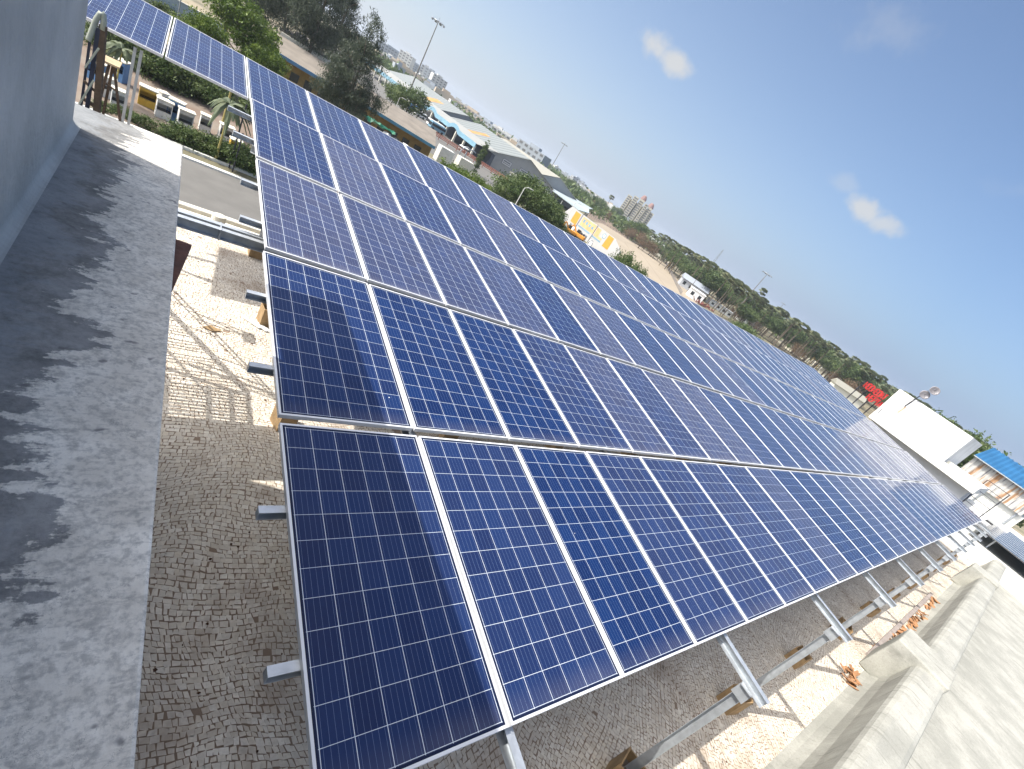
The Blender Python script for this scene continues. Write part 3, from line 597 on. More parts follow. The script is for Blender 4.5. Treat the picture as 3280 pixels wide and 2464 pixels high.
# ---------------------------------------------------------------- far end of the roof
hr = thing('water_tank_room', 'bright white rooftop tank room with a projecting band at the far end of the panels', 'building', (0, 0, 0))
WCLEAN = simple('fresh_white_paint', (.62, .62, .60), .7, 0, .10, .9, .12, 20, col2=(.80, .80, .78))
mb = MB(); mb.box(34.0, 3.01, .95, 39.5, 7.0, 2.73); mb.build('upper_room', WCLEAN, hr)
mb = MB(); mb.box(34.7, 1.35, G, 39.5, 6.9, .60); mb.build('lower_wall', GREYW, hr)
mb = MB(); mb.box(34.0, 1.15, .50, 40.6, 7.02, .947); bevel(mb.build('projecting_band', WCLEAN, hr), .02)
mb = MB(); mb.box(34.5, 1.2, .95, 34.62, 2.95, 1.13); mb.build('low_kerb', CREAM, hr)
MB().add([(33.996, 6.16, 2.12), (33.996, 6.06, 2.12), (33.996, 6.12, 1.62), (33.996, 6.22, 1.60)], [(0, 1, 2, 3)]).build('rust_streak', simple('rust_stain', (.50, .36, .26), .8), hr)
ds = thing('dish_mast', 'thin mast carrying two round grey dish antennas on the white tank room', 'antenna', (0, 0, 0))
MB().tube([(33.95, 6.18, 2.1), (33.95, 6.05, 3.1), (33.95, 5.98, 3.45)], .025, 8).build('mast', DSTEEL, ds)
def dish(cx, cy, cz, r, par):
    mb = MB(); n = 24; rings = 5; vs = [(0, 0, 0)]; fs = []
    for i in range(1, rings+1):
        q = r*i/rings
        for k in range(n): a = 2*math.pi*k/n; vs.append((q*math.cos(a), q*math.sin(a), .25*q*q/r))
    for k in range(n): fs.append((0, 1+k, 1+(k+1) % n))
    for i in range(rings-1):
        for k in range(n): a = 1+i*n+k; b_ = 1+i*n+(k+1) % n; fs.append((a, a+n, b_+n, b_))
    rot = Matrix.Translation((cx, cy, cz)) @ Matrix.Rotation(R(72), 4, 'Y').inverted() @ Matrix.Rotation(R(20), 4, 'X')
    mb.add([rot @ Vector(v) for v in vs], fs); o = mb.build('dish', simple('grey_mesh_dish', (.20, .19, .20), .5, .3, .1, 5), par, True); o.modifiers.new('s', 'SOLIDIFY').thickness = .01
    m2 = MB(); tip = rot @ Vector((0, 0, r*.75)); m2.tube([rot @ Vector((0, 0, 0)), tip], .012, 6)
    for a in (0, 2.1, 4.2): m2.tube([rot @ Vector((r*.95*math.cos(a), r*.95*math.sin(a), .22*r)), tip], .006, 5)
    m2.build('feed_arm', DSTEEL, o)
dish(33.9, 5.78, 3.60, .24, ds); dish(33.9, 5.95, 3.16, .24, ds)
mb = MB(); mb.tube([(33.93, 6.1, 2.75), (33.9, 6.5, 2.05), (33.93, 6.85, 1.35), (33.95, 6.8, .98)], .012, 5); mb.build('cable', DSTEEL, ds)
# white peaked sheet edge + black railing
rl = thing('roof_railing', 'black steel railing frame at the far right beside the white tank room', 'railing', (0, 0, 0))
mb = MB()
X = 36.0
for a, b_, w in [((X, 1.32, 1.41), (X, .30, 1.42), .03), ((X, 1.29, 1.07), (X+.0, .30, 1.05), .025), ((X, 1.24, .72), (X, .30, .70), .025), ((X, 1.24, .29), (X, .30, .28), .03), ((X, 1.2, -.07), (X, .28, -.1), .025), ((X, 1.35, 1.41), (X, 1.22, -.35), .04), ((X, .30, 1.45), (X, .26, -.5), .05), ((X, .30, 1.05), (X+2.5, .30, .6), .02)]:
    mb.bar(a, b_, w, w)
mb.build('frame', DSTEEL, rl)
wf = thing('far_terrace', 'cream lower terrace surfaces beyond the far end of the panels', 'terrace', (0, 0, 0))
mb = MB(); mb.box(34.2, -9, G, 60, 1.30, -1.25); mb.build('slab', OFFW, wf)
for x0, x1, y0, y1, z1 in ((38, 39.2, -.2, .9, -.55), (40.2, 41.5, -.3, .8, -.6), (38.4, 39.4, .95, 1.3, -.1), (43, 45, -1, .6, -.5)): MB().box(x0, y0, -1.25, x1, y1, z1).build('block', WHITE, wf)
# second small array on its own frame
a2 = thing('second_array', 'dark grey panel table at the far right beyond the end of the main array', 'solar panels', (36, -1.0, -.8))
a2.location = (0, 0, 0)
mb = MB(); mb.box(34.2, -4.6, -.64, 45.5, .08, -.60); mb.build('panel_sheet', simple('dark_panel_glass', (.05, .055, .075), .2, 0, .15, .6), a2)
mb = MB()
for k in range(11): mb.box(34.2+k*1.09, -4.61, -.645, 34.22+k*1.09, .079, -.595)
mb.box(34.16, -4.65, -.66, 45.55, -4.612, -.59); mb.box(34.16, .082, -.66, 45.55, .11, -.59); mb.build('frame', ALU, a2)
for x in (35, 40, 45): MB().tube([(x, -.9, -1.25), (x, -.9, -.64)], .04, 8).build('leg', GALV, a2)
# rust-streaked sheet wall with blue roof
rw = thing('sheet_shelter', 'rust-streaked corrugated sheet wall under a bright blue sheet roof at the right edge', 'shed', (0, 0, 0))
def rustwall_mat():
    m, t, b = newmat('rust_streaked_sheet'); tc = N(t, 'ShaderNodeTexCoord'); mp = N(t, 'ShaderNodeMapping'); mp.inputs['Scale'].default_value = (1, 3.2, .35); t.links.new(tc.outputs['Object'], mp.inputs[0])
    n1 = noise(t, mp.outputs[0], 1.1, 4, .6); mp2 = N(t, 'ShaderNodeMapping'); mp2.inputs['Scale'].default_value = (1, 5.5, .5); mp2.inputs['Location'].default_value = (3, 2, 1); t.links.new(tc.outputs['Object'], mp2.inputs[0]); n2 = noise(t, mp2.outputs[0], 1.1, 3)
    c = mixc(t, mapr(t, n1, .52, .62), (.50, .49, .46), (.36, .21, .11)); c = mixc(t, mapr(t, n2, .55, .66), c, (.14, .13, .15)); t.links.new(c, b.inputs['Base Color']); b.inputs['Roughness'].default_value = .7; return m
mb = MB(); n = 60
for i in range(n):
    y0 = 3.2-3.9*i/n; y1 = 3.2-3.9*(i+1)/n; xo = .04*math.sin(i*1.57); xp = .04*math.sin((i+1)*1.57)
    mb.add([(45+xo, y0, .55), (45+xp, y1, .55), (45+xp, y1, 1.92), (45+xo, y0, 1.92)], [(0, 1, 2, 3)])
o = mb.build('wall_sheet', rustwall_mat(), rw); o.modifiers.new('s', 'SOLIDIFY').thickness = .01
mb = MB()
for i in range(n):
    y0 = 3.3-4.3*i/n; y1 = 3.3-4.3*(i+1)/n; zo = .03*math.sin(i*1.57); zp = .03*math.sin((i+1)*1.57)
    mb.add([(44.7, y0, 2.0+zo), (44.7, y1, 2.0+zp), (49, y1, 3.1+zp), (49, y0, 3.1+zo)], [(0, 1, 2, 3)])
o = mb.build('roof_sheet', simple('bright_blue_sheet', (.02, .11, .24), .5, 0, .15, 1), rw); o.modifiers.new('s', 'SOLIDIFY').thickness = .01
MB().bar((44.68, 3.3, 1.96), (44.68, -1.0, 1.96), .06, .06).build('gutter', GALV, rw)
for y in (3.1, 1.4, -.5): MB().bar((45.2, y, G), (45.2, y, 1.9), .1, .1).build('leg', GALVD, rw)
MB().box(45.3, -.9, G, 49, 3.2, .55).build('wall', OFFW, rw)
# red letters on a frame seen from behind
sg = thing('sign_letters', 'two lines of big red sign letters on a frame seen from behind among the palms', 'sign', (0, 0, 0))
def letterline(az0, az1, te, h, n, seed, d=62):
    rr = random.Random(seed)
    for i in range(n):
        a = R(az0+(az1-az0)*(i+.5)/n); c = Vector((-.2+d*math.sin(a), -.43+d*math.cos(a), 2.36+d*te)); u = Vector((math.cos(a), -math.sin(a), 0)); w = d*R(az1-az0)/n*.40
        mb = MB(); up = Vector((0, 0, 1))*h/2; dp = Vector((math.sin(a), math.cos(a), 0))
        segs = rr.choice([[(-1,-1,-1,1),(-1,1,1,1),(-1,0,1,0),(1,1,1,0)], [(-1,-1,-1,1),(1,-1,1,1),(-1,0,1,0)], [(-1,-1,-1,1),(-1,-1,1,-1),(-1,1,1,1),(-1,0,.6,0)], [(-1,-1,0,1),(0,1,1,-1),(-.5,-.2,.5,-.2)], [(-1,-1,-1,1),(-1,1,1,1),(1,1,1,-1),(1,-1,-1,-1)], [(0,-1,0,1),(-1,1,1,1)]])
        for x0, z0, x1, z1 in segs: mb.bar(c+u*w*x0+up*z0, c+u*w*x1+up*z1, .13, .16, up=tuple(dp))
        mb.build('letter', REDP, sg)
letterline(75.45, 77.55, -.0133, .62, 8, 3); letterline(76.35, 77.75, -.0262, .62, 5, 4)
mb = MB()
for az in (75.6, 76.3, 77.0, 77.6):
    a = R(az); d = 62.5; mb.tube([(d*math.sin(a), d*math.cos(a), G), (d*math.sin(a), d*math.cos(a), 1.9)], .06, 6)
for te in (-.0133, -.0262):
    mb.bar(tuple(Vector((62.4*math.sin(R(75.5)), 62.4*math.cos(R(75.5)), 2.36+62.4*te))), tuple(Vector((62.4*math.sin(R(77.7)), 62.4*math.cos(R(77.7)), 2.36+62.4*te))), .06, .06)
mb.build('support_frame', DSTEEL, sg)

# ---------------------------------------------------------------- vegetation generators
def crown_mesh(name, seed, lobes, nclump, leaves, lsize, mat, spread=.35, drop=0, needle=False, flat=.6):
    rng = np.random.default_rng(seed); V = []; T = []
    for (cx, cy, cz, rx, ry, rz), w in lobes:
        for _ in range(int(nclump*w)):
            d = rng.normal(size=3); d /= np.linalg.norm(d); rad = rng.uniform(.45, 1.0)**.6; rad *= 1+.18*rng.normal()
            c = np.array([cx, cy, cz]) + d*np.array([rx, ry, rz])*rad
            n = int(leaves*rng.uniform(.6, 1.4)); tone = rng.uniform(0, 1)
            P = c + rng.normal(size=(n, 3))*spread*np.array([1, 1, flat])*rng.uniform(.7, 1.3)
            P[:, 2] -= drop*rng.random(n)
            a = rng.normal(size=(n, 3)); a /= np.linalg.norm(a, axis=1)[:, None]
            if needle: a[:, 2] = -abs(a[:, 2])*1.4-.3; a /= np.linalg.norm(a, axis=1)[:, None]
            b_ = np.cross(a, rng.normal(size=(n, 3))); b_ /= np.linalg.norm(b_, axis=1)[:, None]
            s = lsize*rng.uniform(.6, 1.4, (n, 1)); wd = .16 if needle else .45
            Q = np.stack([P-a*s, P+b_*s*wd, P+a*s, P-b_*s*wd], 1); V.append(Q); T.append(np.clip(tone+rng.normal(size=n)*.15, 0, 1))
    Q = np.concatenate(V); T = np.concatenate(T); n = len(Q)
    m = bpy.data.meshes.new(name); m.vertices.add(n*4); m.vertices.foreach_set('co', Q.astype(np.float32).ravel()); m.loops.add(n*4); m.loops.foreach_set('vertex_index', np.arange(n*4, dtype=np.int32))
    m.polygons.add(n); m.polygons.foreach_set('loop_start', np.arange(0, n*4, 4, dtype=np.int32)); m.update(calc_edges=True)
    at = m.attributes.new('tone', 'FLOAT', 'FACE'); at.data.foreach_set('value', T.astype(np.float32)); m.materials.append(mat); return m
def trunk_mb(h, r, nb, spread, seed, top=None):
    rr = random.Random(seed); mb = MB(); mb.tube([(0, 0, 0), (.1*rr.uniform(-1, 1), .1*rr.uniform(-1, 1), h*.5), (.2*rr.uniform(-1, 1), 0, h)], r, 8, r2=r*.5)
    for i in range(nb):
        a = 6.28*i/nb+rr.uniform(-.4, .4); z0 = h*rr.uniform(.45, .95); L = spread*rr.uniform(.6, 1.0)
        mb.tube([(0, 0, z0), (L*.5*math.cos(a), L*.5*math.sin(a), z0+L*.35), (L*math.cos(a), L*math.sin(a), z0+L*rr.uniform(.4, .9))], r*.4, 6, r2=r*.1)
    return mb
def make_tree(kind, label, loc, cme, tmb, group=None, s=1, rz=0):
    t = thing(kind, label, 'tree', loc, rz, group); t.scale = (s, s, s)
    o = bpy.data.objects.new('crown', cme); C.objects.link(o); o.parent = t; tmb.build('trunk', BARK, t); return kids(t)
def pol(az, d, z=G): a = R(az); return (-.2+d*math.sin(a), -.43+d*math.cos(a), z)

broad = crown_mesh('crown_broad', 1, [((0, 0, 5.6, 3.6, 3.6, 2.4), .5), ((1.6, .6, 6.6, 2.2, 2, 1.6), .25), ((-1.7, -.4, 5.4, 2.2, 2.2, 1.7), .25)], 150, 42, .20, LEAFM, .5)
bright = crown_mesh('crown_bright', 2, [((0, 0, 7.0, 3.8, 3.8, 2.8), .5), ((2.3, .9, 5.6, 2.4, 2.2, 1.9), .25), ((-2.2, -.6, 8.2, 2.2, 2.4, 1.8), .25)], 230, 60, .19, LEAF, .5)
pine = crown_mesh('crown_casuarina', 3, [((0, 0, 9, 2.5, 2.5, 5.0), .42), ((2.6, .6, 7.0, 2.4, 2, 1.6), .17), ((-2.6, .6, 8.5, 2.0, 2, 1.8), .17), ((1.2, 0, 12.6, 2.2, 1.6, 1.6), .12), ((.2, 0, 15.5, 1.3, 1.2, 2.6), .12)], 240, 62, .24, LEAFD, .42, .6, True, .7)
bushm = crown_mesh('crown_bush', 4, [((0, 0, .8, 1.5, 1.0, .8), .6), ((.9, 0, 1.0, .9, .8, .7), .4)], 60, 40, .10, LEAFM, .25)
dryb = crown_mesh('crown_dry', 5, [((0, 0, 3, 3, 3, 2), 1)], 60, 30, .18, LEAFDRY, .6)
def palm_me():
    rng = np.random.default_rng(8); mb = MB()
    for i in range(34):
        a = rng.uniform(0, 6.28); el = rng.uniform(-.7, 1.35); d = Vector((math.cos(a)*math.cos(el), math.sin(a)*math.cos(el), math.sin(el)))
        base = d*.8; u = d.cross(Vector((0, 0, 1))).normalized(); w = u.cross(d); u = (u*math.cos(.4)+w*math.sin(.4))
        k = 7; pts = [base]
        for j in range(k):
            t = (j/(k-1)-.5)*2.6; L = 1.15*rng.uniform(.85, 1.1); pts.append(base+d*math.cos(t)*L+u*math.sin(t)*L+Vector((0, 0, -.12)))
            if j < k-1: t2 = t+1.3/(k-1); pts.append(base+d*math.cos(t2)*L*.72+u*math.sin(t2)*L*.72)
        mb.add(pts, [(0, m_, m_+1) for m_ in range(1, len(pts)-1)])
    m = mb.mesh('crown_palm', LEAFP); at = m.attributes.new('tone', 'FLOAT', 'FACE'); at.data.foreach_set('value', np.repeat(rng.random(34), len(m.polygons)//34).astype(np.float32)); return m
palm_c = palm_me()
palm_t = MB().tube([(0, 0, 0), (.05, 0, 6), (0, .05, 13.6)], .12, 8, r2=.09).mesh('palm_trunk', BARK)

# ---- near-left compound
bt = make_tree('leafy_tree', 'large bright green leafy tree just beyond the top left panels', pol(4.6, 84), bright, trunk_mb(5.5, .28, 7, 3.2, 1), s=.95)
dup(bt, pol(1.9, 78), 1.1, 'bright green leafy tree leaning left of the big bright tree', scale=.62)
dup(bt, pol(6.3, 80), 2.4, 'low bright green crown at the right foot of the big bright tree', scale=.62)
ca = make_tree('casuarina_tree', 'dark grey-green casuarina with ragged wispy top against the sky', pol(14.0, 84), pine, trunk_mb(13, .25, 11, 3.2, 2), s=.97)
dup(ca, pol(12.6, 86), 2, 'dark casuarina left neighbour of the ragged-topped one', scale=.72)
dup(ca, pol(9.6, 120), .8, 'tall dense casuarina rising out of the top of the frame', scale=1.45)
dup(ca, pol(7.2, 124), 2.2, 'tall dark casuarina right behind the bright green tree', scale=1.5)
dup(ca, pol(11.3, 130), 3.0, 'dark casuarina between the tall pair and the ragged one', scale=1.35)
dup(ca, pol(5.2, 128), 4.0, 'tall dark casuarina hidden mostly behind the bright green tree', scale=1.35)
dup(ca, pol(14.9, 83), 4.6, 'smallest dark casuarina at the right foot of the ragged one', scale=.55)
ga = make_tree('leafy_tree', 'dense green tree at the foot of the tall floodlight mast', pol(19.4, 150), broad, trunk_mb(4.5, .22, 6, 2.6, 3), s=1.25)
dup(ga, pol(17.8, 168), 1.0, 'green palm-like tree left of the mast tree', scale=.95)
GT = [(23.8, 88, .5), (26.0, 86, .72), (27.6, 88, .72), (29.4, 90, .7), (31.2, 92, .65), (32.6, 88, .85), (34.2, 92, 1.0), (35.6, 95, 1.05), (36.6, 92, .9), (37.6, 95, .85), (38.4, 93, .8), (39.3, 96, .62)]
for i, (az, d, s) in enumerate(GT):
    src = bt if az < 31.5 else ga
    dup(src, pol(az, d, G+(1.5 if az > 31.5 else -2.0)), i*1.3, 'green tree behind the top panel edge, %s from the left' % ORD[i+1], 'green trees behind the top edge of the panels', s)
dup(ga, pol(48.3, 84), .4, 'green tree in front of the sandy paved yard, larger of the two', scale=(.62, .62, 1.07))
dup(ga, pol(51.2, 84), 1.9, 'green tree in front of the sandy paved yard, smaller of the two', scale=(.42, .42, .98))
dup(ga, pol(49.7, 83), 3.9, 'green tree wedged between the two in front of the sandy paved yard', scale=(.5, .5, 1.02))
cn = crown_mesh('crown_column', 12, [((0, 0, 4.6, .75, .75, 4.4), 1)], 120, 40, .13, LEAFM, .22)
make_tree('column_tree', 'narrow dark green column-shaped tree in front of the light sheds', pol(28.2, 148), cn, trunk_mb(1.2, .12, 3, .4, 4), s=1.05)
bs = thing('shrub', 'green shrub, leftmost in the strip above the road kerb', 'shrub', pol(-4.2, 46.6)); bs.scale = (.5, .5, .5); o = bpy.data.objects.new('foliage', bushm); C.objects.link(o); o.parent = bs
MB().tube([(0, 0, 0), (0, 0, .7)], .05, 6).build('stem', BARK, bs); kids(bs)
shr = [(-3.2, 47.0, .4), (-1.9, 46.6, .45), (-.7, 46.4, .55), (.3, 46.2, .6), (1.3, 46.5, .62), (2.3, 46, .85), (2.9, 47, .8), (3.7, 46.5, .9), (4.5, 46, .75), (5.6, 46.5, .95), (6.8, 46.5, 1.2), (8.2, 46.5, 1.3)]
for i, (az, d, s) in enumerate(shr): dup(bs, pol(az, d+.9), i*1.7, 'green shrub in the strip above the road kerb, %s from the left' % ORD[i+2], 'shrubs above the road kerb', s)
hed = [(-4.5, 66, 1.3), (-2.9, 65, 1.4), (-1.6, 64.5, 1.5), (-.2, 64, 1.6), (1.0, 64, 1.5), (2.1, 64.2, 1.3), (3.3, 66, 1.0), (4.4, 66.5, 1.2), (5.6, 67, 1.3), (6.8, 67, 1.1)]
for i, (az, d, s) in enumerate(hed): dup(bs, pol(az, d), i*2.1+1, 'dark green hedge bush beyond the dirt yard, %s from the left' % ORD[i+1], 'hedge bushes beyond the dirt yard', s*1.15)
for i, (az, d, s) in enumerate([(-1.7, 100, 1.5), (.4, 97, 1.6), (2.2, 97, 1.1)]): dup(bs, pol(az, d), i, 'round bush against the pale wall at the top left, %s from the left' % ORD[i+1], 'bushes at the pale wall', s)
# two thin palms and posts by the kiosks
fm = MB()
rr = random.Random(5)
for i in range(22):
    a = rr.uniform(0, 6.28); L = rr.uniform(1.2, 1.9); up = rr.uniform(.1, .9); pts = [Vector((L*f*math.cos(a), L*f*math.sin(a), up*L*f*1.2-1.2*f*f*L)) for f in (0, .25, .5, .75, 1)]
    side = Vector((-math.sin(a), math.cos(a), 0))
    for j in range(4):
        w0, w1 = .22*math.sin(.3+j*.65), .22*math.sin(.3+(j+1)*.65)
        for sgn in (1, -1): fm.add([pts[j], pts[j+1], pts[j+1]+side*w1*sgn+Vector((0, 0, -.1)), pts[j]+side*w0*sgn+Vector((0, 0, -.1))], [(0, 1, 2, 3)])
fmm = fm.mesh('frond_crown', LEAFP); at = fmm.attributes.new('tone', 'FLOAT', 'FACE'); at.data.foreach_set('value', np.random.rand(len(fmm.polygons)).astype(np.float32)*.6)
ap = thing('young_palm', 'slim palm with a yellow trunk standing among the kiosks', 'palm', pol(4.75, 46.3)); o = bpy.data.objects.new('crown', fmm); C.objects.link(o); o.parent = ap; o.location = (0, 0, 4.6)
MB().tube([(0, 0, 0), (.05, 0, 2.4), (0, 0, 4.6)], .10, 8, r2=.06).build('trunk', simple('yellow_trunk', (.36, .30, .10), .8), ap); kids(ap)
dup(ap, pol(4.55, 57), 1.2, 'drooping palm just above the yellow-trunked one', scale=1.35)
dup(ap, pol(-3.3, 52), 2.2, 'small palm behind the timber trestle', scale=.8)
for i, (az, d) in enumerate([(6.0, 46), (6.35, 45.4)]):
    tag(MB().tube([pol(az, d), pol(az, d, G+5.2-i*2)], .06, 6).build('pole', DSTEEL), 'thin dark pole beside the kerb strip, the %s of two' % ('taller' if i == 0 else 'shorter'), 'pole')

# kiosks: small box sheds with slab roofs
KW = {'white': OFFW, 'yellow': YELP, 'blue': simple('faded_blue_paint', (.10, .22, .42), .7, 0, .15, 1)}
def kiosk(az, d, w, dd, h, colr, lab, rz=.1):
    t = thing('kiosk', lab, 'kiosk', pol(az, d), rz, 'small kiosks in the dirt yard'); m = KW[colr]; t.scale = (.55, .55, .72)
    mb = MB()   # open front frame: two side walls, back wall, counter
    mb.box(-w/2, -dd/2, 0, -w/2+.08, dd/2, h); mb.box(w/2-.08, -dd/2, 0, w/2, dd/2, h); mb.box(-w/2+.08, dd/2-.08, 0, w/2-.08, dd/2, h); mb.box(-w/2+.08, -dd/2, 0, w/2-.08, -dd/2+.07, h*.42); mb.box(-w/2+.08, -dd/2, h*.82, w/2-.08, -dd/2+.07, h)
    mb.build('walls', m, t)
    MB().box(-w/2-.12, -dd/2-.18, h, w/2+.12, dd/2+.12, h+.12).build('roof_slab', simple('pale_slab', (.62, .60, .50), .85, 0, .1, 3) if 'PS' not in globals() else PS, t)
    MB().box(-w/2+.09, -dd/2+.08, h*.45, w/2-.09, dd/2-.1, h*.45+.05).build('counter', BLK, t)
PS = simple('pale_slab', (.62, .60, .50), .85, 0, .1, 3)
for a in [(-4.6, 54.5, 1.4, 1.8, 1.9, 'blue', 'blue-sided kiosk with pale slab roof, farthest left in the dirt yard', -.5), (-3.9, 51.2, 1.8, 1.4, 2.0, 'white', 'white open-front kiosk behind the two pale uprights', .1), (-3.0, 49.2, 1.6, 1.3, 1.9, 'white', 'white kiosk directly right of the trestle leg', .1), (-3.1, 57.5, 1.4, 1.9, 2.3, 'blue', 'blue and orange kiosk with a long roof behind the pale uprights', -.4),
          (-1.15, 53.3, 2.1, 1.5, 2.0, 'yellow', 'yellow-sided kiosk with a pale slab roof', .05), (-.1, 55.6, 1.1, 1.2, 1.5, 'white', 'small white kiosk behind the yellow-sided one', .5), (.1, 51.8, 1.9, 1.4, 2.0, 'white', 'white kiosk right of the yellow-sided one', .1), (.95, 52.4, 1.9, 1.3, 2.3, 'blue', 'blue and white kiosk in the middle of the dirt yard', -.2), (1.75, 51.0, 1.9, 1.3, 2.2, 'white', 'white kiosk nearest the kerb strip, right of the blue and white one', .15),
          (3.3, 53.3, 1.6, 1.3, 1.9, 'white', 'pale open-frame kiosk left of the drooping palm', .05), (5.0, 53.0, 1.9, 1.4, 1.9, 'white', 'white kiosk half hidden behind the drooping palm', .1), (6.0, 50.0, 1.6, 1.2, 1.8, 'yellow', 'yellow kiosk beside the taller dark pole', .1)]: kiosk(*a)
fl = thing('flatbed_body', 'long dark blue truck bed parked among the kiosks', 'trailer', pol(1.0, 54.8), -.55); fl.scale = (.5, .5, .5)
MB().box(-2.1, -.55, .8, 2.1, .55, 1.25).build('bed', KW['blue'], fl); MB().box(-1.6, -.5, 1.25, 1.2, -.2, 1.45).build('cargo', WHITE, fl)
for sx in (-1.5, 1.5):
    for sy in (-.5, .5): MB().tube([(sx, sy-.1, .4), (sx, sy+.1, .4)], .4, 14).build('wheel', BLK, fl)
# walls across the compound
def wall(name, lab, a, b_, h, t_, mat, z=G, cop=None):
    o = thing(name, lab, 'wall', (0, 0, 0)); MB().bar((a[0], a[1], z+h/2), (b_[0], b_[1], z+h/2), t_, h).build('panel', mat, o)
    MB().bar((a[0], a[1], z+h+.06), (b_[0], b_[1], z+h+.06), t_+.12, .12).build('coping', cop or OFFW, o)
wall('boundary_wall', 'long pale compound wall behind the hedge bushes', (-30, 69), (14, 65.5), 2.2, .25, OFFW)
wall('boundary_wall', 'pale bluish wall crossing the top left corner behind round bushes', (-12, 99), (5.5, 103), 3.6, .25, simple('blue_white_paint', (.42, .47, .50), .8, 0, .1, .4))
sheet('bare_plot', [(-30, 104), (12, 108), (14, 128), (-30, 130)], G+.04, simple('grey_soil', (.20, .17, .145), .95, 0, .2, .1))
tag(MB().tube([pol(-.25, 92), pol(-.25, 92, G+7)], .09, 6).build('lamp_pole', GALVD), 'thin grey pole in front of the pale bluish wall at top left', 'pole')
dk = thing('dark_shed', 'low dark grey shed roof behind the ladder at the left', 'shed', pol(-4.3, 74), .1); MB().box(-5, -2, 0, 1.8, 2, 2.2).build('walls', GREYW, dk); MB().box(-5.4, -2.4, 2.2, 2.1, 2.4, 2.4).build('roof', simple('charcoal_sheet', (.05, .055, .06), .7), dk)

# ---------------------------------------------------------------- mid-ground buildings
def longshed(name, lab, x0, y0, x1, y1, dep, h, roofm, wallm, fascia, cat='building', z=G, rise=1.3, openings=True):
    t = thing(name, lab, cat, (x0, y0, z), math.atan2(y1-y0, x1-x0)); L = math.hypot(x1-x0, y1-y0)
    MB().box(.3, .8, 0, L-.3, dep-.3, h-.2).build('walls', wallm, t)
    mb = MB(); mb.add([(0, -1.6, h-.45), (L, -1.6, h-.45), (L, dep, h+rise), (0, dep, h+rise), (0, -1.6, h-.3), (L, -1.6, h-.3), (L, dep, h+rise+.15), (0, dep, h+rise+.15)], [(0, 3, 2, 1), (4, 5, 6, 7), (0, 1, 5, 4), (1, 2, 6, 5), (2, 3, 7, 6), (3, 0, 4, 7)]); mb.build('roof', roofm, t)
    if fascia: MB().box(0, -1.72, h-.8, L, -1.61, h-.25).build('fascia', fascia, t)
    if openings:
        k = int(L/2.6)
        for i in range(k):
            x = 1+i*(L-2)/k; MB().box(x, .72, .2 if i % 3 == 0 else 1.0, x+1.4, .8, 2.4).build('window', BLK, t)
    return t
longshed('office_block', 'long low building with brown sheet roof and blue fascia behind the bright tree', 10, 105.5, 26, 101.5, 10, 4.5, BROOF, OCHRE, simple('deep_blue_fascia', (.06, .16, .30), .6, 0, .2, .5))
longshed('office_block', 'low building with brown sheet roof and yellow wall above the green tarpaulin', 28.2, 102.5, 42.3, 98, 11, 4.5, BROOF, OCHRE, simple('teal_blue_fascia', (.05, .17, .26), .6, 0, .2, .5))
cb = thing('cream_hall', 'cream-walled hall with grey-brown ribbed roofs beyond the bright green tree', 'building', (14.5, 119, G), -.18)
MB().box(0, 0, 0, 9.5, 14, 6.2).build('walls', CREAM, cb); MB().box(-.5, 2.4, 6.2, 9.0, 15, 6.5).build('roof', BROOF, cb); MB().box(2, 4, 6.5, 4.4, 12, 7.2).build('roof_monitor', simple('grey_tin', (.32, .29, .27), .7), cb)
tp = thing('tarpaulin', 'rumpled green tarpaulin canopy beside the brown roofed building', 'tarpaulin', pol(17.3, 99, G+3.0))
tp.name = 'tarpaulin'; mb = MB(); rr = random.Random(2); nx, ny = 12, 5
vs = [(-3.2+6.4*i/nx, -1.2+2.4*j/ny, rr.uniform(-.35, .35)) for j in range(ny+1) for i in range(nx+1)]
mb.add(vs, [(j*(nx+1)+i, j*(nx+1)+i+1, (j+1)*(nx+1)+i+1, (j+1)*(nx+1)+i) for j in range(ny) for i in range(nx)]); o = mb.build('sheet', simple('green_tarp', (.012, .13, .07), .5, 0, .3, 1), tp); o.modifiers.new('s', 'SOLIDIFY').thickness = .03
for k, (az, d, lab) in enumerate([(18.5, 99, 'white parked van nearest the green tarpaulin'), (19.5, 99, 'white parked van in the middle of the three under the brown roof eave'), (20.6, 98, 'white parked van farthest right under the brown roof eave')]):
    t = thing('parked_van', lab, 'van', pol(az, d, G), .9+k*.2, 'white parked vans by the low building'); t.scale = (.8, 1, 1.75)
    mb = MB(); mb.box(-2, -.8, .35, 2, .8, .95, taper=.08); bevel(mb.build('body', WHITE, t), .1); mb = MB(); mb.box(-1.2, -.72, .95, 1.1, .72, 1.45, taper=.22); bevel(mb.build('cabin', BLK if k == 1 else WHITE, t), .08)
    for sx in (-1.25, 1.25):
        for sy in (-.8, .8): MB().tube([(sx, sy-.1, .33), (sx, sy+.1, .33)], .33, 12).build('wheel', BLK, t)
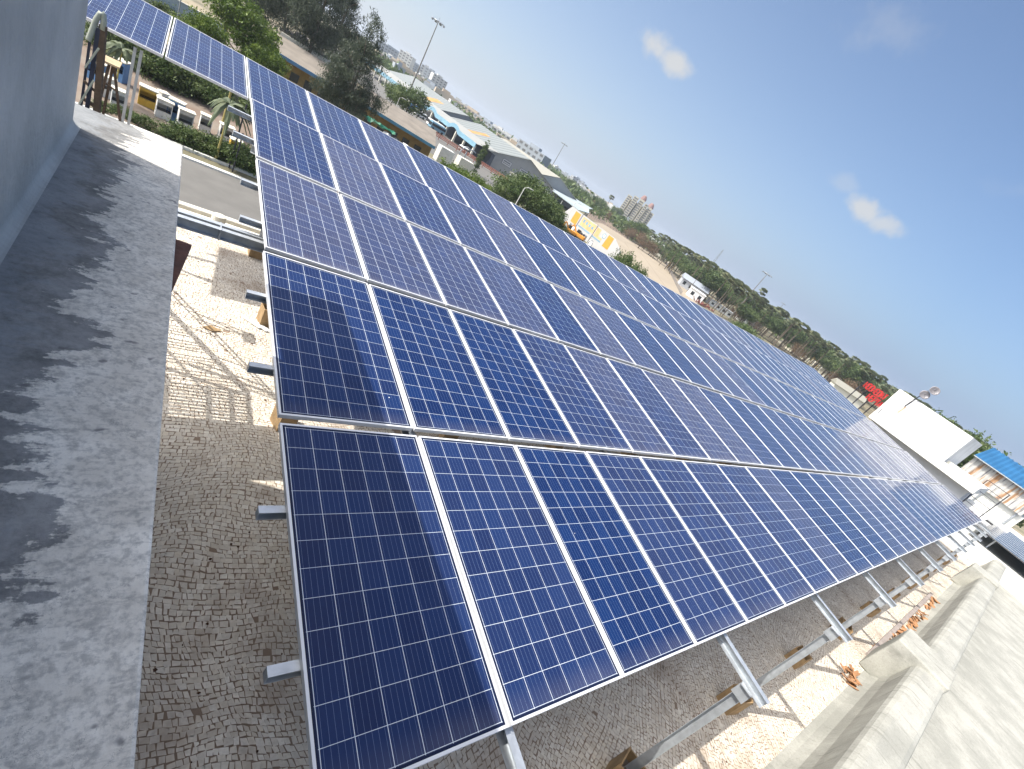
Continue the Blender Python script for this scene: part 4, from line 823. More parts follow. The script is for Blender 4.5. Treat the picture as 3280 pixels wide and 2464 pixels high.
# light steel sheds
def roof_ribs(name, col, period=.9, stain=None):
    m, t, b = newmat(name); tc = N(t, 'ShaderNodeTexCoord'); sp = N(t, 'ShaderNodeSeparateXYZ'); t.links.new(tc.outputs['Object'], sp.inputs[0])
    f = mth(t, 'FRACT', mth(t, 'DIVIDE', sp.outputs['Y'], period)); ln = mth(t, 'LESS_THAN', f, .22)
    n = noise(t, tc.outputs['Object'], .07, 4); c = mixc(t, n, tuple(x*.9 for x in col), col); c = mixc(t, mth(t, 'MULTIPLY', ln, .8), c, tuple(x*.38 for x in col)); t.links.new(c, b.inputs['Base Color']); b.inputs['Roughness'].default_value = .6; return m
RIB = roof_ribs('ribbed_white_sheet', (.22, .24, .235), 4.4); RIBC = simple('cream_sheet', (.29, .28, .235), .6, 0, .05, .1)
SHW = simple('grey_sheet_wall', (.30, .31, .315), .7, 0, .06, .3)
def gshed(lab, x0, x1, y0, y1, he, hr_, roofm, patch=None, texts=None):
    t = thing('factory_shed', lab, 'shed', (x0, y0, G), 0, 'pitched factory sheds'); w = x1-x0; L = y1-y0
    mb = MB(); mb.add([(0, 0, 0), (w, 0, 0), (w, 0, he), (w/2, 0, hr_), (0, 0, he), (0, L, 0), (w, L, 0), (w, L, he), (w/2, L, hr_), (0, L, he)], [(0, 1, 2, 3, 4), (9, 8, 7, 6, 5), (0, 4, 9, 5), (1, 6, 7, 2)]); mb.build('walls', SHW, t)
    mb = MB(); e = .6; s = (hr_-he)/(w/2)
    mb.add([(-e, -e, he-e*s), (w/2, -e, hr_), (w+e, -e, he-e*s), (-e, L+e, he-e*s), (w/2, L+e, hr_), (w+e, L+e, he-e*s), (-e, -e, he-e*s+.15), (w/2, -e, hr_+.15), (w+e, -e, he-e*s+.15), (-e, L+e, he-e*s+.15), (w/2, L+e, hr_+.15), (w+e, L+e, he-e*s+.15)],
           [(6, 7, 10, 9), (7, 8, 11, 10), (0, 3, 4, 1), (1, 4, 5, 2), (0, 1, 7, 6), (1, 2, 8, 7), (0, 6, 9, 3), (2, 5, 11, 8), (3, 9, 10, 4), (4, 10, 11, 5)]); mb.build('roof', roofm, t)
    if patch:
        for (fy0, fy1, fx0, fx1) in patch:
            mb = MB(); 
            def P(fx, fy): x = fx*w/2; return (x, fy*L, he+s*x+.19)
            mb.add([P(fx0, fy0), P(fx1, fy0), P(fx1, fy1), P(fx0, fy1)], [(0, 1, 2, 3)]); mb.build('orange_roof_mark', simple('faded_orange_paint', (.42, .22, .07), .7, 0, .3, .4), t)
    return t
s2 = gshed('large pitched shed with ribbed white roof and grey end wall, nearest of the factory sheds', 97, 132, 176, 227, 5, 10, RIB, [(.50, .60, .08, .62)])
gshed('pitched white shed with ribbed roof and orange mark beyond the nearest factory shed', 92, 124, 230, 318, 5, 10, RIB, [(.18, .30, .10, .60)])
gshed('pitched shed with a plain cream roof behind the nearest factory shed', 133, 167, 200, 263, 5, 10, RIBC)
# little framed signs on the gable end (illegible in the photo)
for cx, cz in ((8.5, 4.3), (17.5, 4.6)):
    mb = MB(); sgn = thing('wall_sign', 'small framed notice high on the grey end wall of the nearest shed, %s one' % ('left' if cx < 10 else 'right'), 'sign', (97+cx, 175.9, G+cz))
    MB().box(-2.2, -.1, -1, 2.2, 0, 1).build('board', simple('pale_board_paint', (.52, .53, .55), .7), sgn)
    m2 = MB(); 
    for i in range(7): m2.box(-1.7+i*.5, -.14, .1, -1.35+i*.5, -.1, .55)
    for i in range(9): m2.box(-1.8+i*.42, -.14, -.5, -1.5+i*.42, -.1, -.25)
    m2.box(-2.25, -.13, -1.05, 2.25, -.08, -.95); m2.box(-2.25, -.13, .95, 2.25, -.08, 1.05); m2.box(-2.3, -.13, -1, -2.2, -.08, 1); m2.box(2.2, -.13, -1, 2.3, -.08, 1); m2.build('lettering', NAVY, sgn)
# canopy in front of the sheds with arched light blue fascia
cp = thing('arched_canopy', 'long white canopy with a pale blue arched fascia in front of the sheds', 'canopy', (0, 0, 0))
mb = MB(); ys = [168+i*1.0 for i in range(131)]
def cx_(y): return 96-(y-168)*.10
mb.add([p_ for y in ys for p_ in ((cx_(y)-10, y, G+4.9), (cx_(y), y, G+6.3))], [(2*i, 2*i+1, 2*i+3, 2*i+2) for i in range(130)]); o = mb.build('roof', simple('cream_white_sheet', (.29, .29, .27), .6, 0, .05, .1), cp); o.modifiers.new('s', 'SOLIDIFY').thickness = .15
mb = MB(); vs = []; arches = [186, 207]
for y in ys:
    up = max([max(0, 1-((y-a)/4.2)**2) for a in arches]); vs += [(cx_(y)-10.1, y, G+3.4+1.3*up), (cx_(y)-10.1, y, G+5.0+1.1*up)]
mb.add(vs, [(2*i, 2*i+1, 2*i+3, 2*i+2) for i in range(130)]); o = mb.build('fascia', SKYP, cp); o.modifiers.new('s', 'SOLIDIFY').thickness = .2
for i in range(18):
    y = 169+i*7.6; MB().box(cx_(y)-9.8, y-.35, G, cx_(y)-9.1, y+.35, G+4.2).build('column', CREAM, cp)
mb = MB(); mb.box(93.5, 168, G, 95.0, 290, G+4.9); mb.build('back_wall', simple('dark_bay', (.05, .06, .08), .8), cp)
def bus(lab, x, y, rz, mat, L=7, h=2.7):
    t = thing('parked_bus', lab, 'bus', (x, y, G), rz, 'vehicles under the arched canopy'); mb = MB(); mb.box(-L/2, -1.2, .45, L/2, 1.2, h, taper=.08); bevel(mb.build('body', mat, t), .12)
    MB().box(-L/2+.3, -1.23, h*.52, L/2-.3, 1.23, h*.82).build('window_band', BLK, t); MB().box(-L/2-.03, -1.0, h*.45, -L/2+.2, 1.0, h*.85).build('windscreen', BLK, t)
    for sx in (-L/2+1.2, L/2-1.4):
        for sy in (-1.15, 1.15): MB().tube([(sx, sy-.12, .48), (sx, sy+.12, .48)], .48, 12).build('wheel', BLK, t)
bus('light blue and white bus parked under the nearer canopy arch', 78.5, 187, .2, SKYP); bus('white bus beside the light blue one under the canopy', 80, 193, .2, WHITE); bus('white van under the farther canopy arch', 78, 206, .15, WHITE, 5, 2.2); bus('blue truck at the far end of the canopy', 78, 214, .1, BLUEP, 5.5, 2.6)
bus('silver car-like van near the right end of the canopy', 84, 170.5, .5, WHITE, 4.4, 1.7)
# rust-red pipe rack
pk = thing('pipe_rack', 'rust-red pipe rack running across the asphalt yard below the canopy', 'pipe rack', (0, 0, 0)); RSTP = simple('rust_red_steel', (.24, .09, .06), .7, 0, .2, 2)
mb = MB()
for dz, dy in ((1.2, 0), (1.55, .5), (.8, -.5)): mb.tube([(61, 166+dy, G+dz), (78, 160+dy, G+dz), (100, 147+dy, G+dz)], .16, 6)
mb.build('pipes', RSTP, pk)
for i in range(14):
    f = i/13; x = 61+39*f; y = 166-19*f**1.2; MB().bar((x, y-.7, G), (x, y-.7, G+1.7), .18, .18).build('stanchion', RSTP, pk)
mb = MB()
for x in (66.8, 68.6): mb.tube([(x, 137, G), (x, 137, G+3.2), (x+.5, 137, G+4.1), (x+1.6, 137, G+4.5), (x+2.8, 137, G+4.2)], .2, 8)
tag(mb.build('bent_pipes', GALVD, smooth=True), 'pair of grey pipes bent over at the top in the asphalt yard', 'pipe')
for i, (az, d, h) in enumerate([(26.9, 118, 4.3), (24.6, 125, 3.5)]): tag(MB().box(-1.8, -1.2, 0, 1.8, 1.2, h).build('utility_hut', OFFW if i else CREAM, loc=pol(az, d)), 'small pale hut behind the green trees, %s one' % ('right' if i == 0 else 'left'), 'hut')
an = thing('annex', 'low white-walled annex with a cream flat roof in front of the grey end wall', 'building', (98, 146, G), .55)
MB().box(0, 0, 0, 25, 7, 3.6).build('walls', WHITE, an); MB().box(-.4, -.4, 3.6, 25.4, 7.4, 3.9).build('roof', RIBC, an); MB().box(9, -.06, 1.2, 9.4, 0, 3).build('downpipe', GREYW, an)
lc = thing('low_canopy', 'low white and pale blue canopy roof right of the annex', 'canopy', (0, 0, 0))
mb = MB(); mb.add([(142, 193, G+4), (142, 166, G+4), (150, 168, G+5), (168, 190, G+5.6), (190, 212, G+5.6), (167, 216, G+5)], [(0, 1, 2, 3, 4, 5)]); o = mb.build('roof', simple('white_blue_sheet', (.32, .37, .39), .6, 0, .12, .05), lc); o.modifiers.new('s', 'SOLIDIFY').thickness = .3
for x, y in ((143, 168), (143, 180), (143, 191), (151, 170), (165, 187), (187, 210)): MB().bar((x, y, G), (x, y, G+4), .4, .4).build('column', SHW, lc)
# painted end wall with orange murals
pw = thing('painted_wall', 'huge white painted end wall with orange blocks, a pale blue stripe and a round emblem', 'wall', (0, 0, 0))
mb = MB(); poly = [(134, -10), (131, -5.6), (106, -5.6), (100.9, -7.6), (100.9, G), (134, G)]
mb.add([(109, y, z) for y, z in poly]+[(109.6, y, z) for y, z in poly], [(0, 1, 2, 3, 4, 5), (11, 10, 9, 8, 7, 6)]+[(i, 6+i, 6+(i+1) % 6, (i+1) % 6) for i in range(6)]); mb.build('wall', simple('mural_wall_white', (.42, .415, .41), .8, 0, .06, .5), pw)
def pq(yz, mat, nm, off=.03): MB().add([(109-off, y, z) for y, z in yz], [tuple(range(len(yz)))]).build(nm, mat, pw)
OM = simple('bright_orange_block', (.62, .27, .035), .7, 0, .08, 1); PO = simple('pale_orange_paint', (.58, .38, .18), .7, 0, .15, .6)
pq([(108.6, -5.75), (105.9, -5.75), (105.7, -9.6), (108.8, -9.6)], OM, 'orange_block'); pq([(128.0, -6.0), (124.8, -6.0), (124.6, -9.7), (128, -9.7)], OM, 'orange_block')
pq([(123.2, -6.0), (115.5, -5.8), (115.3, -8.6), (123, -8.8)], PO, 'orange_mural'); pq([(114.8, -5.9), (112.6, -5.9), (112.4, -8.7), (114.6, -8.7)], PO, 'orange_mural'); pq([(112.4, -8.0), (110.4, -8.0), (110.4, -8.7), (112.4, -8.7)], PO, 'orange_mural')
pq([(123.4, -9.0), (116.5, -8.9), (116.5, -9.3), (123.4, -9.4)], SKYP, 'blue_stripe'); pq([(115.2, -8.9), (110.2, -8.9), (110.2, -9.3), (115.2, -9.3)], SKYP, 'blue_stripe')
pq([(110.2+.85*math.cos(a), -6.9+.8*math.sin(a)) for a in [6.283*i/24 for i in range(24)]], SKYP, 'round_emblem'); pq([(110.2+.55*math.cos(a), -6.9+.5*math.sin(a)) for a in [6.283*i/24 for i in range(24)]], WHITE, 'emblem_centre', .05)
pq([(110.6, -6.6), (109.9, -6.6), (110.3, -7.3)], PO, 'emblem_mark', .07)
rr = random.Random(4)
for i in range(4): y = 122.4-i*1.7; pq([(y, -6.5-.1*i), (y-1.0, -6.45-.1*i), (y-1.1, -7.3-.1*i), (y-.5, -7.6), (y-.1, -7.3-.1*i)], SKYP, 'mural_lettering', .06)
for y in (124.0, 115.1): MB().tube([(108.9, y, G), (108.9, y, -5.3)], .1, 6).build('downpipe', GALVD, pw)
# orange machines and stored gear
def excavator(lab, x, y, rz, s=1):
    t = thing('excavator', lab, 'excavator', (x, y, G), rz, 'orange machines in front of the painted wall'); t.scale = (s, s, s)
    for sy in (-1, 1): bevel(MB().box(-1.7, sy*1.0-.25, 0, 1.7, sy*1.0+.25, .75).build('track', BLK, t), .15)
    bevel(MB().box(-1.8, -1.1, .8, 1.4, 1.1, 1.7).build('body', ORGP, t), .1); bevel(MB().box(.3, -1.05, 1.7, 1.4, 0, 2.7).build('cab', BLK, t), .08)
    mb = MB(); mb.bar((1.2, .3, 1.4), (3.0, .3, 3.1), .3, .4); mb.bar((3.0, .3, 3.1), (4.3, .3, 1.5), .25, .3); mb.build('arm', ORGP, t); MB().box(4.0, -.1, .9, 4.6, .8, 1.6, taper=.1).build('bucket', DSTEEL, t)
excavator('orange excavator, leftmost of three in front of the painted wall', 95.5, 116, 2.4, 1.0); excavator('orange excavator, middle one of three in front of the painted wall', 96.5, 110.5, 2.7, .9); excavator('orange excavator, rightmost of three in front of the painted wall', 99.5, 109.5, 2.2, 1.0)
rr = random.Random(12)
cr0 = None
for i in range(16):
    y = 124-i*1.15; x = 104+rr.uniform(-1.5, 1.5)
    lab = 'dark or white crate in the stored gear along the painted wall'
    mb = MB(); mb.box(-.5, -.5, 0, .5, .5, rr.uniform(.6, 1.6)); mb.box(-.3, -.3, .5, .2, .3, rr.uniform(1.7, 2.2)); o = mb.build('crate', [WHITE, DSTEEL, GALVD][i % 3], loc=(x, y, G)); o.rotation_euler[2] = rr.random(); tag(o, ('white' if i % 3 == 0 else 'dark' if i % 3 == 1 else 'grey')+' stored crate in the gear lined up along the painted wall', 'crate', 'stored gear along the painted wall')
# slab joints / fence on the yard
FEN = simple('grey_fence_steel', (.18, .17, .17), .7)
def fence(lab, a, b_, h, step, nm='fence'):
    t = thing(nm, lab, 'fence', (0, 0, 0)); a = Vector((*a, G)); b_ = Vector((*b_, G)); L = (b_-a).length; n = int(L/step); mb = MB()
    for i in range(n+1): p_ = a+(b_-a)*i/n; mb.bar(p_, p_+Vector((0, 0, h)), .16, .16)
    mb.build('posts', FEN, t)
    mb = MB()
    for z in (.35, .7, 1.0): mb.bar(a+Vector((0, 0, h*z)), b_+Vector((0, 0, h*z)), .07, .07)
    mb.build('rails', FEN, t)
fence('post-and-rail fence along the far side of the sandy paved yard', (232, 238), (300, 233), 1.6, 3); fence('dark fence crossing the right end of the sandy yard', (298, 232), (167, 114), 1.4, 3.5)
fence('fence with pale posts along the brown strip beyond the canopy', (196, 222), (236, 245), 2.2, 4)
jm = simple('dark_joint_line', (.22, .18, .13), .95)
for a, b_ in (((246, 237), (128, 98)), ((262, 236), (140, 97))):
    o = MB().bar((*a, G+.06), (*b_, G+.06), .3, .02).build('paving_joint', jm); tag(o, kind='structure')

# ---- masts
def mast(lab, az, d, h, n, hr2=1.6, z=G, thick=.28):
    x, y, _ = pol(az, d); t = thing('floodlight_mast', lab, 'light mast', (x, y, z), 0, 'tall floodlight masts')
    MB().tube([(0, 0, 0), (0, 0, h*.5), (0, 0, h)], thick, 10, r2=thick*.4).build('pole', simple('mast_grey', (.20, .19, .17), .6, .2), t)
    mb = MB(); m2 = MB()
    mb.tube([(hr2*math.cos(a), hr2*math.sin(a), h-.3) for a in [6.283*i/16 for i in range(17)]], .07, 6)
    for i in range(4): a = 1.57*i; mb.bar((0, 0, h-.3), (hr2*math.cos(a), hr2*math.sin(a), h-.3), .08, .08)
    mb.build('ring', GALVD, t)
    for i in range(n):
        a = 6.283*i/n; m = Matrix.Translation((hr2*1.15*math.cos(a), hr2*1.15*math.sin(a), h-.45)) @ Matrix.Rotation(a, 4, 'Z') @ Matrix.Rotation(.7, 4, 'Y')
        q = MB(); q.box(-.22, -.38, -.16, .22, .38, .16, mat=m, taper=.03); q.build('floodlight', GALVD, t)
    MB().tube([(0, 0, h), (0, 0, h+.9)], .03, 5).build('lightning_rod', DSTEEL, t)
mast('tall floodlight mast rising from the green tree near the brown roof, nearest of the masts', 18.91, 173, 28.2, 8, 1.7)
mast('thin floodlight mast above the sheds at the centre left', 35.42, 360, 27.8, 8, 2.0, thick=.35)
mast('floodlight mast with a spread of lamps standing in the palm belt', 61.45, 262, 26.6, 8, 2.2, thick=.32)
mast('short distant floodlight mast just above the palms, right of the larger one', 64.7, 430, 23.2, 4, 1.8, thick=.3)
def pole(lab, az, d, h, z=G, arm=1.2):
    x, y, _ = pol(az, d); t = thing('street_lamp', lab, 'street lamp', (x, y, z), 0, 'small street lamps'); MB().tube([(0, 0, 0), (0, 0, h), (arm*.5, 0, h+.35), (arm, 0, h+.4)], .07, 6).build('pole', OFFW, t); MB().box(arm-.1, -.12, h+.32, arm+.5, .12, h+.42).build('lamp_head', OFFW, t)
pole('small curved street lamp left of the tall mast foot', 18.3, 140, 6.5, z=G); pole('thin white lamp post among the green trees above the panels', 34.0, 84, 8.3, z=G); pole('leaning dark lamp post left of the painted wall', 39.8, 130, 9.0, arm=2)

# ---------------------------------------------------------------- apartment tower with domes
at_ = thing('apartment_tower', 'cream apartment tower block with two reddish domes on the skyline', 'building', pol(46.1, 700), R(-46.1))
TC = simple('cream_tower_paint', (.46, .43, .34), .8, 0, .06, .1); TB = simple('brown_tower_dome', (.22, .12, .105), .7, 0, .1, .2); TG = simple('dark_grey_glass', (.12, .12, .12), .5, 0, .2, .5)  # window strips are an even dark grey
segs = [(-22, -16, 34, 0), (-14, -7, 37, -2), (-5, 2, 38, 0), (4, 9, 36, -2), (10, 16, 35, 0), (17, 22, 30, 3)]
for x0, x1, h, yo in segs: MB().box(x0, yo, 0, x1, yo+14, h).build('block', TC, at_)
mb = MB(); mb.box(-22, 4, 0, 22, 16, 31); mb.build('core', TC, at_)
for x0, x1, h, yo in segs:
    for fl_ in range(int(h/3)):
        mb = MB(); mb.box(x0+.8, yo-.15, fl_*3+1, x1-.8, yo, fl_*3+2.5); mb.build('window_strip', TG, at_)
for xa in (-15.9, -6.9, 2.2, 9.1):
    mb = MB(); mb.box(xa, 3.4, .0, xa+1.7, 3.9, 30)
    for fl_ in range(10): mb.box(xa, 1.0, fl_*3+.9, xa+1.7, 3.398, fl_*3+1.2)
    mb.build('balcony_stack', TC, at_)
for cx, hh in ((-1.5, 38), (12.5, 35)):
    mb = MB(); prev = None
    mb.tube([(cx, 5, hh), (cx, 5, hh+3), (cx, 5, hh+5.2), (cx, 5, hh+6.2)], 4.8, 14, r2=1.6); mb.build('dome', TB, at_)
# skyline buildings
rr = random.Random(21)
SKW = simple('hazy_white_building', (.50, .50, .48), .8, 0, .08, .05); SKB = simple('hazy_bluegrey_building', (.30, .33, .36), .8, 0, .08, .05); SKC = simple('hazy_tan_building', (.46, .39, .30), .8, 0, .08, .05)
def skyb(az, d, w, dp, h, mat, lab, floors=None, rz=None, group=None):
    x, y, _ = pol(az, d); t = thing('distant_building', lab, 'building', (x, y, G), rz if rz is not None else R(-az)+rr.uniform(-.5, .5), group)
    MB().box(-w/2, -dp/2, 0, w/2, dp/2, h).build('walls', mat, t); fl_ = floors or max(1, int(h/3.4))
    for f in range(fl_ if not group else 0):
        n = max(2, int(w/5))
        for k in range(n): xa = -w/2+w*(k+.22)/n; MB().box(xa, -dp/2-.12, f*h/fl_+h/fl_*.35, xa+w/n*.55, -dp/2, f*h/fl_+h/fl_*.78).build('window', TG, t)
    MB().box(-w*.2, -dp*.2, h, w*.15, dp*.2, h+2.2).build('stair_head', mat, t); return t
for az, d, w, h, mat, lab in [(17.55, 900, 22, 26, SKW, 'pale tower farthest left on the hazy skyline'), (16.2, 950, 60, 20, SKB, 'long grey-blue block left of the pale skyline tower'), (18.6, 1100, 26, 22, SKB, 'blue-grey block with a roof mast on the skyline'), (19.55, 900, 16, 26, SKW, 'white slab block, left of the skyline group'), (20.15, 880, 18, 25, SKB, 'grey slab block in the middle of the skyline group'), (21.0, 860, 24, 24, SKW, 'wide white slab block, right of the skyline group'),
                              (19.2, 560, 90, 9, SKC, 'long tan wall-like block below the skyline group'), (22.6, 620, 28, 10.5, SKC, 'tan block right of the skyline group'), (23.6, 700, 22, 12, SKW, 'pale block farther right on the skyline'), (25.4, 640, 40, 11.5, SKC, 'tan low block above the far shed'), (27.2, 600, 30, 11, SKB, 'grey low block above the nearest shed'), (30.2, 520, 40, 11.2, SKW, 'white colonnaded block above the cream shed'),
                              (31.2, 430, 40, 9.2, SKC, 'tan stepped block beyond the sheds'), (33.0, 420, 26, 15, SKB, 'grey cubic building beyond the sheds'), (38.6, 900, 22, 15, SKB, 'dark grey block on the skyline left of the domed tower'), (39.3, 880, 14, 14, SKB, 'small grey block left of the domed tower')]:
    skyb(az, d, w, 16, h, mat, lab)
for i in range(70):
    az = rr.uniform(15, 46); d = rr.uniform(420, 1100) if az < 36 else rr.uniform(480, 1000); h = rr.uniform(6, 12)
    skyb(az, d, rr.uniform(8, 22), 10, h, rr.choice([SKW, SKW, SKB, SKC]), 'small pale house among the far trees on the left half of the horizon', group='small houses among the far trees')
x, y, _ = pol(20.9, 1000)
lt = thing('lattice_tower', 'thin lattice antenna tower on the horizon right of the domed tower', 'tower', pol(56.3, 700)); mb = MB()
for a in (0, 2.09, 4.18):
    mb.bar((3*math.cos(a), 3*math.sin(a), 0), (.5*math.cos(a), .5*math.sin(a), 42), .35, .35)
for k in range(9):
    z0 = k*4.6; q = 3-2.5*z0/42; 
    for a in (0, 2.09, 4.18): mb.bar((q*math.cos(a), q*math.sin(a), z0), (q*.9*math.cos(a+2.09), q*.9*math.sin(a+2.09), z0+4.6), .2, .2)
mb.build('lattice', GALVD, lt)

# ---------------------------------------------------------------- right-hand belt: houses, palms, trees
def house(lab, az, d, w, dp, h, rz, wm, rm, pitched=False, win=True):
    x, y, _ = pol(az, d); t = thing('house', lab, 'house', (x, y, G), rz); MB().box(-w/2, -dp/2, 0, w/2, dp/2, h).build('walls', wm, t)
    mb = MB()
    if pitched: mb.add([(-w/2-.5, -dp/2-.6, h), (w/2+.5, -dp/2-.6, h), (w/2+.5, dp/2+.6, h), (-w/2-.5, dp/2+.6, h), (-w/2-.5, 0, h+2.2), (w/2+.5, 0, h+2.2)], [(0, 1, 5, 4), (2, 3, 4, 5), (0, 4, 3), (1, 2, 5), (3, 2, 1, 0)])
    else: mb.box(-w/2-.3, -dp/2-.3, h, w/2+.3, dp/2+.3, h+.35)
    mb.build('roof', rm, t)
    if win:
        n = max(2, int(w/3.5))
        for k in range(n): xa = -w/2+w*(k+.3)/n; MB().box(xa, -dp/2-.08, h*.35, xa+w/n*.4, -dp/2, h*.75).build('window', BLK, t)
house('long white colonnaded house beyond the sandy yard, left of the two-storey one', 48.35, 480, 44, 9, 4.5, -1.35, WHITE, WHITE); house('white two-storey house with dark square windows beyond the sandy yard', 49.3, 530, 17, 8, 9.5, -.85, WHITE, WHITE); house('white house with dark windows, right neighbour of the two-storey one', 50.45, 535, 19, 8, 7.5, -.85, WHITE, WHITE)
house('cream house roof peeping out of the trees above the white houses', 50.6, 420, 26, 9, 6, -.8, CREAM, CREAM)
house('small white flat-roofed block at the right end of the sandy yard', 57.0, 222, 7.0, 5.5, 3.8, -.9, WHITE, WHITE)
wb = house('low house with a white pitched roof half hidden under the palms', 63.2, 300, 14, 9, 3.6, -1.2, WHITE, WHITE, True)
house('small white shed left of the long pitched house', 59.9, 262, 14, 5, 2.6, -.62, WHITE, GREYW); house('blue-grey shed roof under the palms near the small white block', 56.2, 255, 14, 8, 4, -.8, GREYW, simple('bluish_tin', (.30, .33, .38), .6), True)
rp = thing('red_scrap_pile', 'dark red heap of scrap beside the small white block', 'rubble', pol(58.4, 222)); mb = MB(); rr = random.Random(31)
for _ in range(60): a = rr.uniform(-7, 7); b2 = rr.uniform(-2.5, 2.5); mb.bar((a, b2, .2), (a+rr.uniform(-2, 2), b2+rr.uniform(-1, 1), rr.uniform(.4, 1.8)), .3, .2)
mb.build('pieces', simple('dark_red_steel', (.16, .045, .035), .8, 0, .3, 1), rp)
def yframe(lab, az, d, h, w=4, n=2, gap=5):
    x, y, _ = pol(az, d); t = thing('yellow_frame', lab, 'frame', (x, y, G), R(-az), 'yellow steel frames'); mb = MB()
    for i in range(n): mb.bar((i*gap, 0, 0), (i*gap, 0, h), .45, .45)
    if w: mb.bar((0, 0, h*.95), ((n-1)*gap, 0, h*.95), .3, .3); mb.bar((0, 0, h*.6), ((n-1)*gap, 0, h*.6), .25, .25)
    mb.build('uprights', YELP, t)
yframe('yellow steel frame on the cream yard, leftmost', 69.6, 330, 8); yframe('yellow steel frame on the cream yard, next to the leftmost', 70.6, 345, 8); yframe('single tall yellow post near the middle of the palm belt right part', 71.2, 380, 13, 0, 1); yframe('pair of tall yellow posts, farther right of the single one', 72.2, 400, 12, 0, 2, 5); yframe('small yellow gate frame above the small white houses', 52.6, 330, 7, 1, 2, 3)
house('long white-ribbed roof shed at the right end of the cream yard', 73.3, 330, 20, 8, 2.5, -.35, CREAM, RIBC, True, False)
house('narrow cream roofed shed just right of the cream yard', 74.9, 250, 15, 4, 4.2, -.75, CREAM, RIBC, True, False)

pt = thing('fan_palm', 'grey-green fan palm in the dense belt under the horizon', 'palm', pol(56, 240), group='fan palms of the dense belt')
o = bpy.data.objects.new('crown', palm_c); C.objects.link(o); o.parent = pt; o.location = (0, 0, 13.8); o = bpy.data.objects.new('trunk', palm_t); C.objects.link(o); o.parent = pt; kids(pt)
rr = random.Random(77); cnt = 0
def belt(az):  # distance range and wanted tangent of the crown tops
    return [(46, 380, .004), (52, 300, .006), (55, 260, .012), (58, 235, .0145), (62, 250, .013), (66, 260, .012), (70, 280, .013), (74, 290, .015), (77, 290, .012), (82, 300, .014), (95, 320, .016)]
B = belt(0)
def interp(az, k):
    for a, b2 in zip(B[:-1], B[1:]):
        if a[0] <= az <= b2[0]: f = (az-a[0])/(b2[0]-a[0]); return a[k]+(b2[k]-a[k])*f
    return B[-1][k]
for i in range(170):
    az = 47.5+46*((i+rr.random())/170); d0 = interp(az, 1); d = d0*rr.uniform(.95, 1.45); top = 2.36+d*(interp(az, 2)+rr.uniform(-.012, .003)); s = max(.55, (top-G)/15.6)
    dup(pt, pol(az, d), rr.random()*6, 'grey-green fan palm in the dense belt under the horizon', 'fan palms of the dense belt', (1.9*min(s, 1.15), 1.9*min(s, 1.15), s*1.0))
for k, (az, te, lab) in enumerate([(62.3, .026, 'lone fan palm crown standing clear above the belt, right of the spread-lamp mast'), (65.2, .012, 'pair-like fan palm crown below the short distant mast'), (42.9, .012, 'lone fan palm crown left of the domed tower')]):
    d = 300 if k < 2 else 420; top = 2.36+d*te; s = (top-G)/15.6; dup(pt, pol(az, d), 1, lab, None, (1.5, 1.5, s))
    C.objects[-1]
tb = ga
for i in range(120):
    az = 37+56*((i+rr.random())/120); d0 = interp(max(az, 46), 1) if az > 46 else 420; d = d0*rr.uniform(.98, 1.6); top = 2.36+d*(interp(max(46, az), 2)-rr.uniform(.005, .03)); s = max(.5, (top-G)/8.2)
    dup(tb, pol(az, d), rr.random()*6, 'rounded green tree filling the gaps of the palm belt', 'rounded trees of the palm belt', (s*1.35, s*1.35, s))
dr = make_tree('dry_tree', 'brown leafless-looking tree in the belt below the domed tower', pol(48.6, 330), dryb, trunk_mb(3, .2, 5, 2, 9), 'brown dry trees', 1.9)
for az, d, s in ((46.9, 350, 1.6), (50.0, 330, 1.7), (43.8, 420, 1.5), (41.3, 440, 1.6), (61.8, 280, 1.5), (69.0, 300, 1.6), (73.5, 290, 1.6), (75.0, 270, 1.7), (64.0, 270, 1.3)): dup(dr, pol(az, d), az, 'brown dry tree mixed into the belt below the horizon', 'brown dry trees', s)
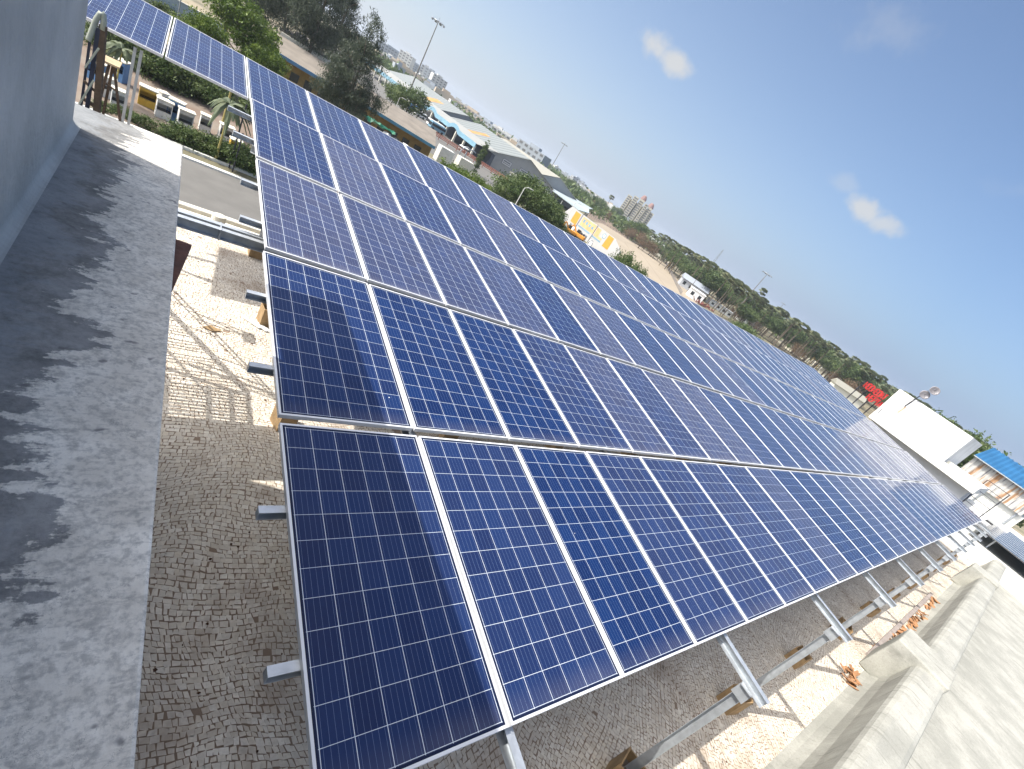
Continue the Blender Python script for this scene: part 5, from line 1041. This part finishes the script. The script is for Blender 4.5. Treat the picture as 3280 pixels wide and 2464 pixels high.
# far wooded land reading as one mass: left horizon and beyond
fw = []
far = crown_mesh('far_wood', 40, [((pol(a, d)[0], pol(a, d)[1], G+3.5, 26, 26, 3.2), 1) for a, d in [(rr.uniform(12, 50), rr.uniform(370, 1300)) for _ in range(210)]], 16, 9, 2.1, LEAFM, 3.0)
o = bpy.data.objects.new('far_wood', far); C.objects.link(o); tag(o, 'dark green far wood along the left half of the horizon', 'wood', kind='stuff')
far2 = crown_mesh('far_wood_belt', 41, [((pol(a, d)[0], pol(a, d)[1], G+4.5, 24, 24, 4.2), 1) for a, d in [(rr.uniform(46, 100), rr.uniform(360, 1200)) for _ in range(170)]], 16, 9, 2.1, LEAFM, 3.0)
o = bpy.data.objects.new('far_wood', far2); C.objects.link(o); tag(o, 'dark green far wood behind the palm belt on the right half', 'wood', kind='stuff')
# shrubs on the strip near the right yards
for i, (az, d, s) in enumerate([(63.3, 190, 3.2), (64.4, 185, 3.4), (67.8, 170, 3.0), (68.6, 165, 3.2), (62.4, 195, 2.4)]): dup(bs, pol(az, d), i, 'wild green scrub just above the panel edge at the right, %s from the left' % ORD[i+1], 'scrub above the right panel edge', s)
# trees behind the tank room
for i, (az, te) in enumerate([(81.2, .012), (83.0, .014), (85.2, .020), (86.3, .012), (87.2, .009), (88.5, .008), (89.5, .012)]):
    d = 150; top = 2.36+d*te; s = (top-G)/8.4; dup(ga, pol(az, d), i*1.1, 'green treetop behind the tank room and blue roof, %s from the left' % ORD[i+1], 'treetops behind the tank room', (s*.8, s*.8, s))

# ---------------------------------------------------------------- haze
hz_ = MB(); hz_.box(-3500, -3500, G-1, 3500, 3500, 42); o = hz_.build('haze', simple('haze_air', (1, 1, 1)))
m = bpy.data.materials.new('haze_volume'); m.use_nodes = True; t = m.node_tree; t.nodes.clear()
vo_ = N(t, 'ShaderNodeVolumePrincipled'); vo_.inputs['Color'].default_value = (.82, .9, 1, 1); vo_.inputs['Density'].default_value = .00022; vo_.inputs['Anisotropy'].default_value = .2
ou = N(t, 'ShaderNodeOutputMaterial'); t.links.new(vo_.outputs[0], ou.inputs['Volume']); o.data.materials.clear(); o.data.materials.append(m); tag(o, 'thin pale haze in the air over the whole place', 'haze', kind='stuff')
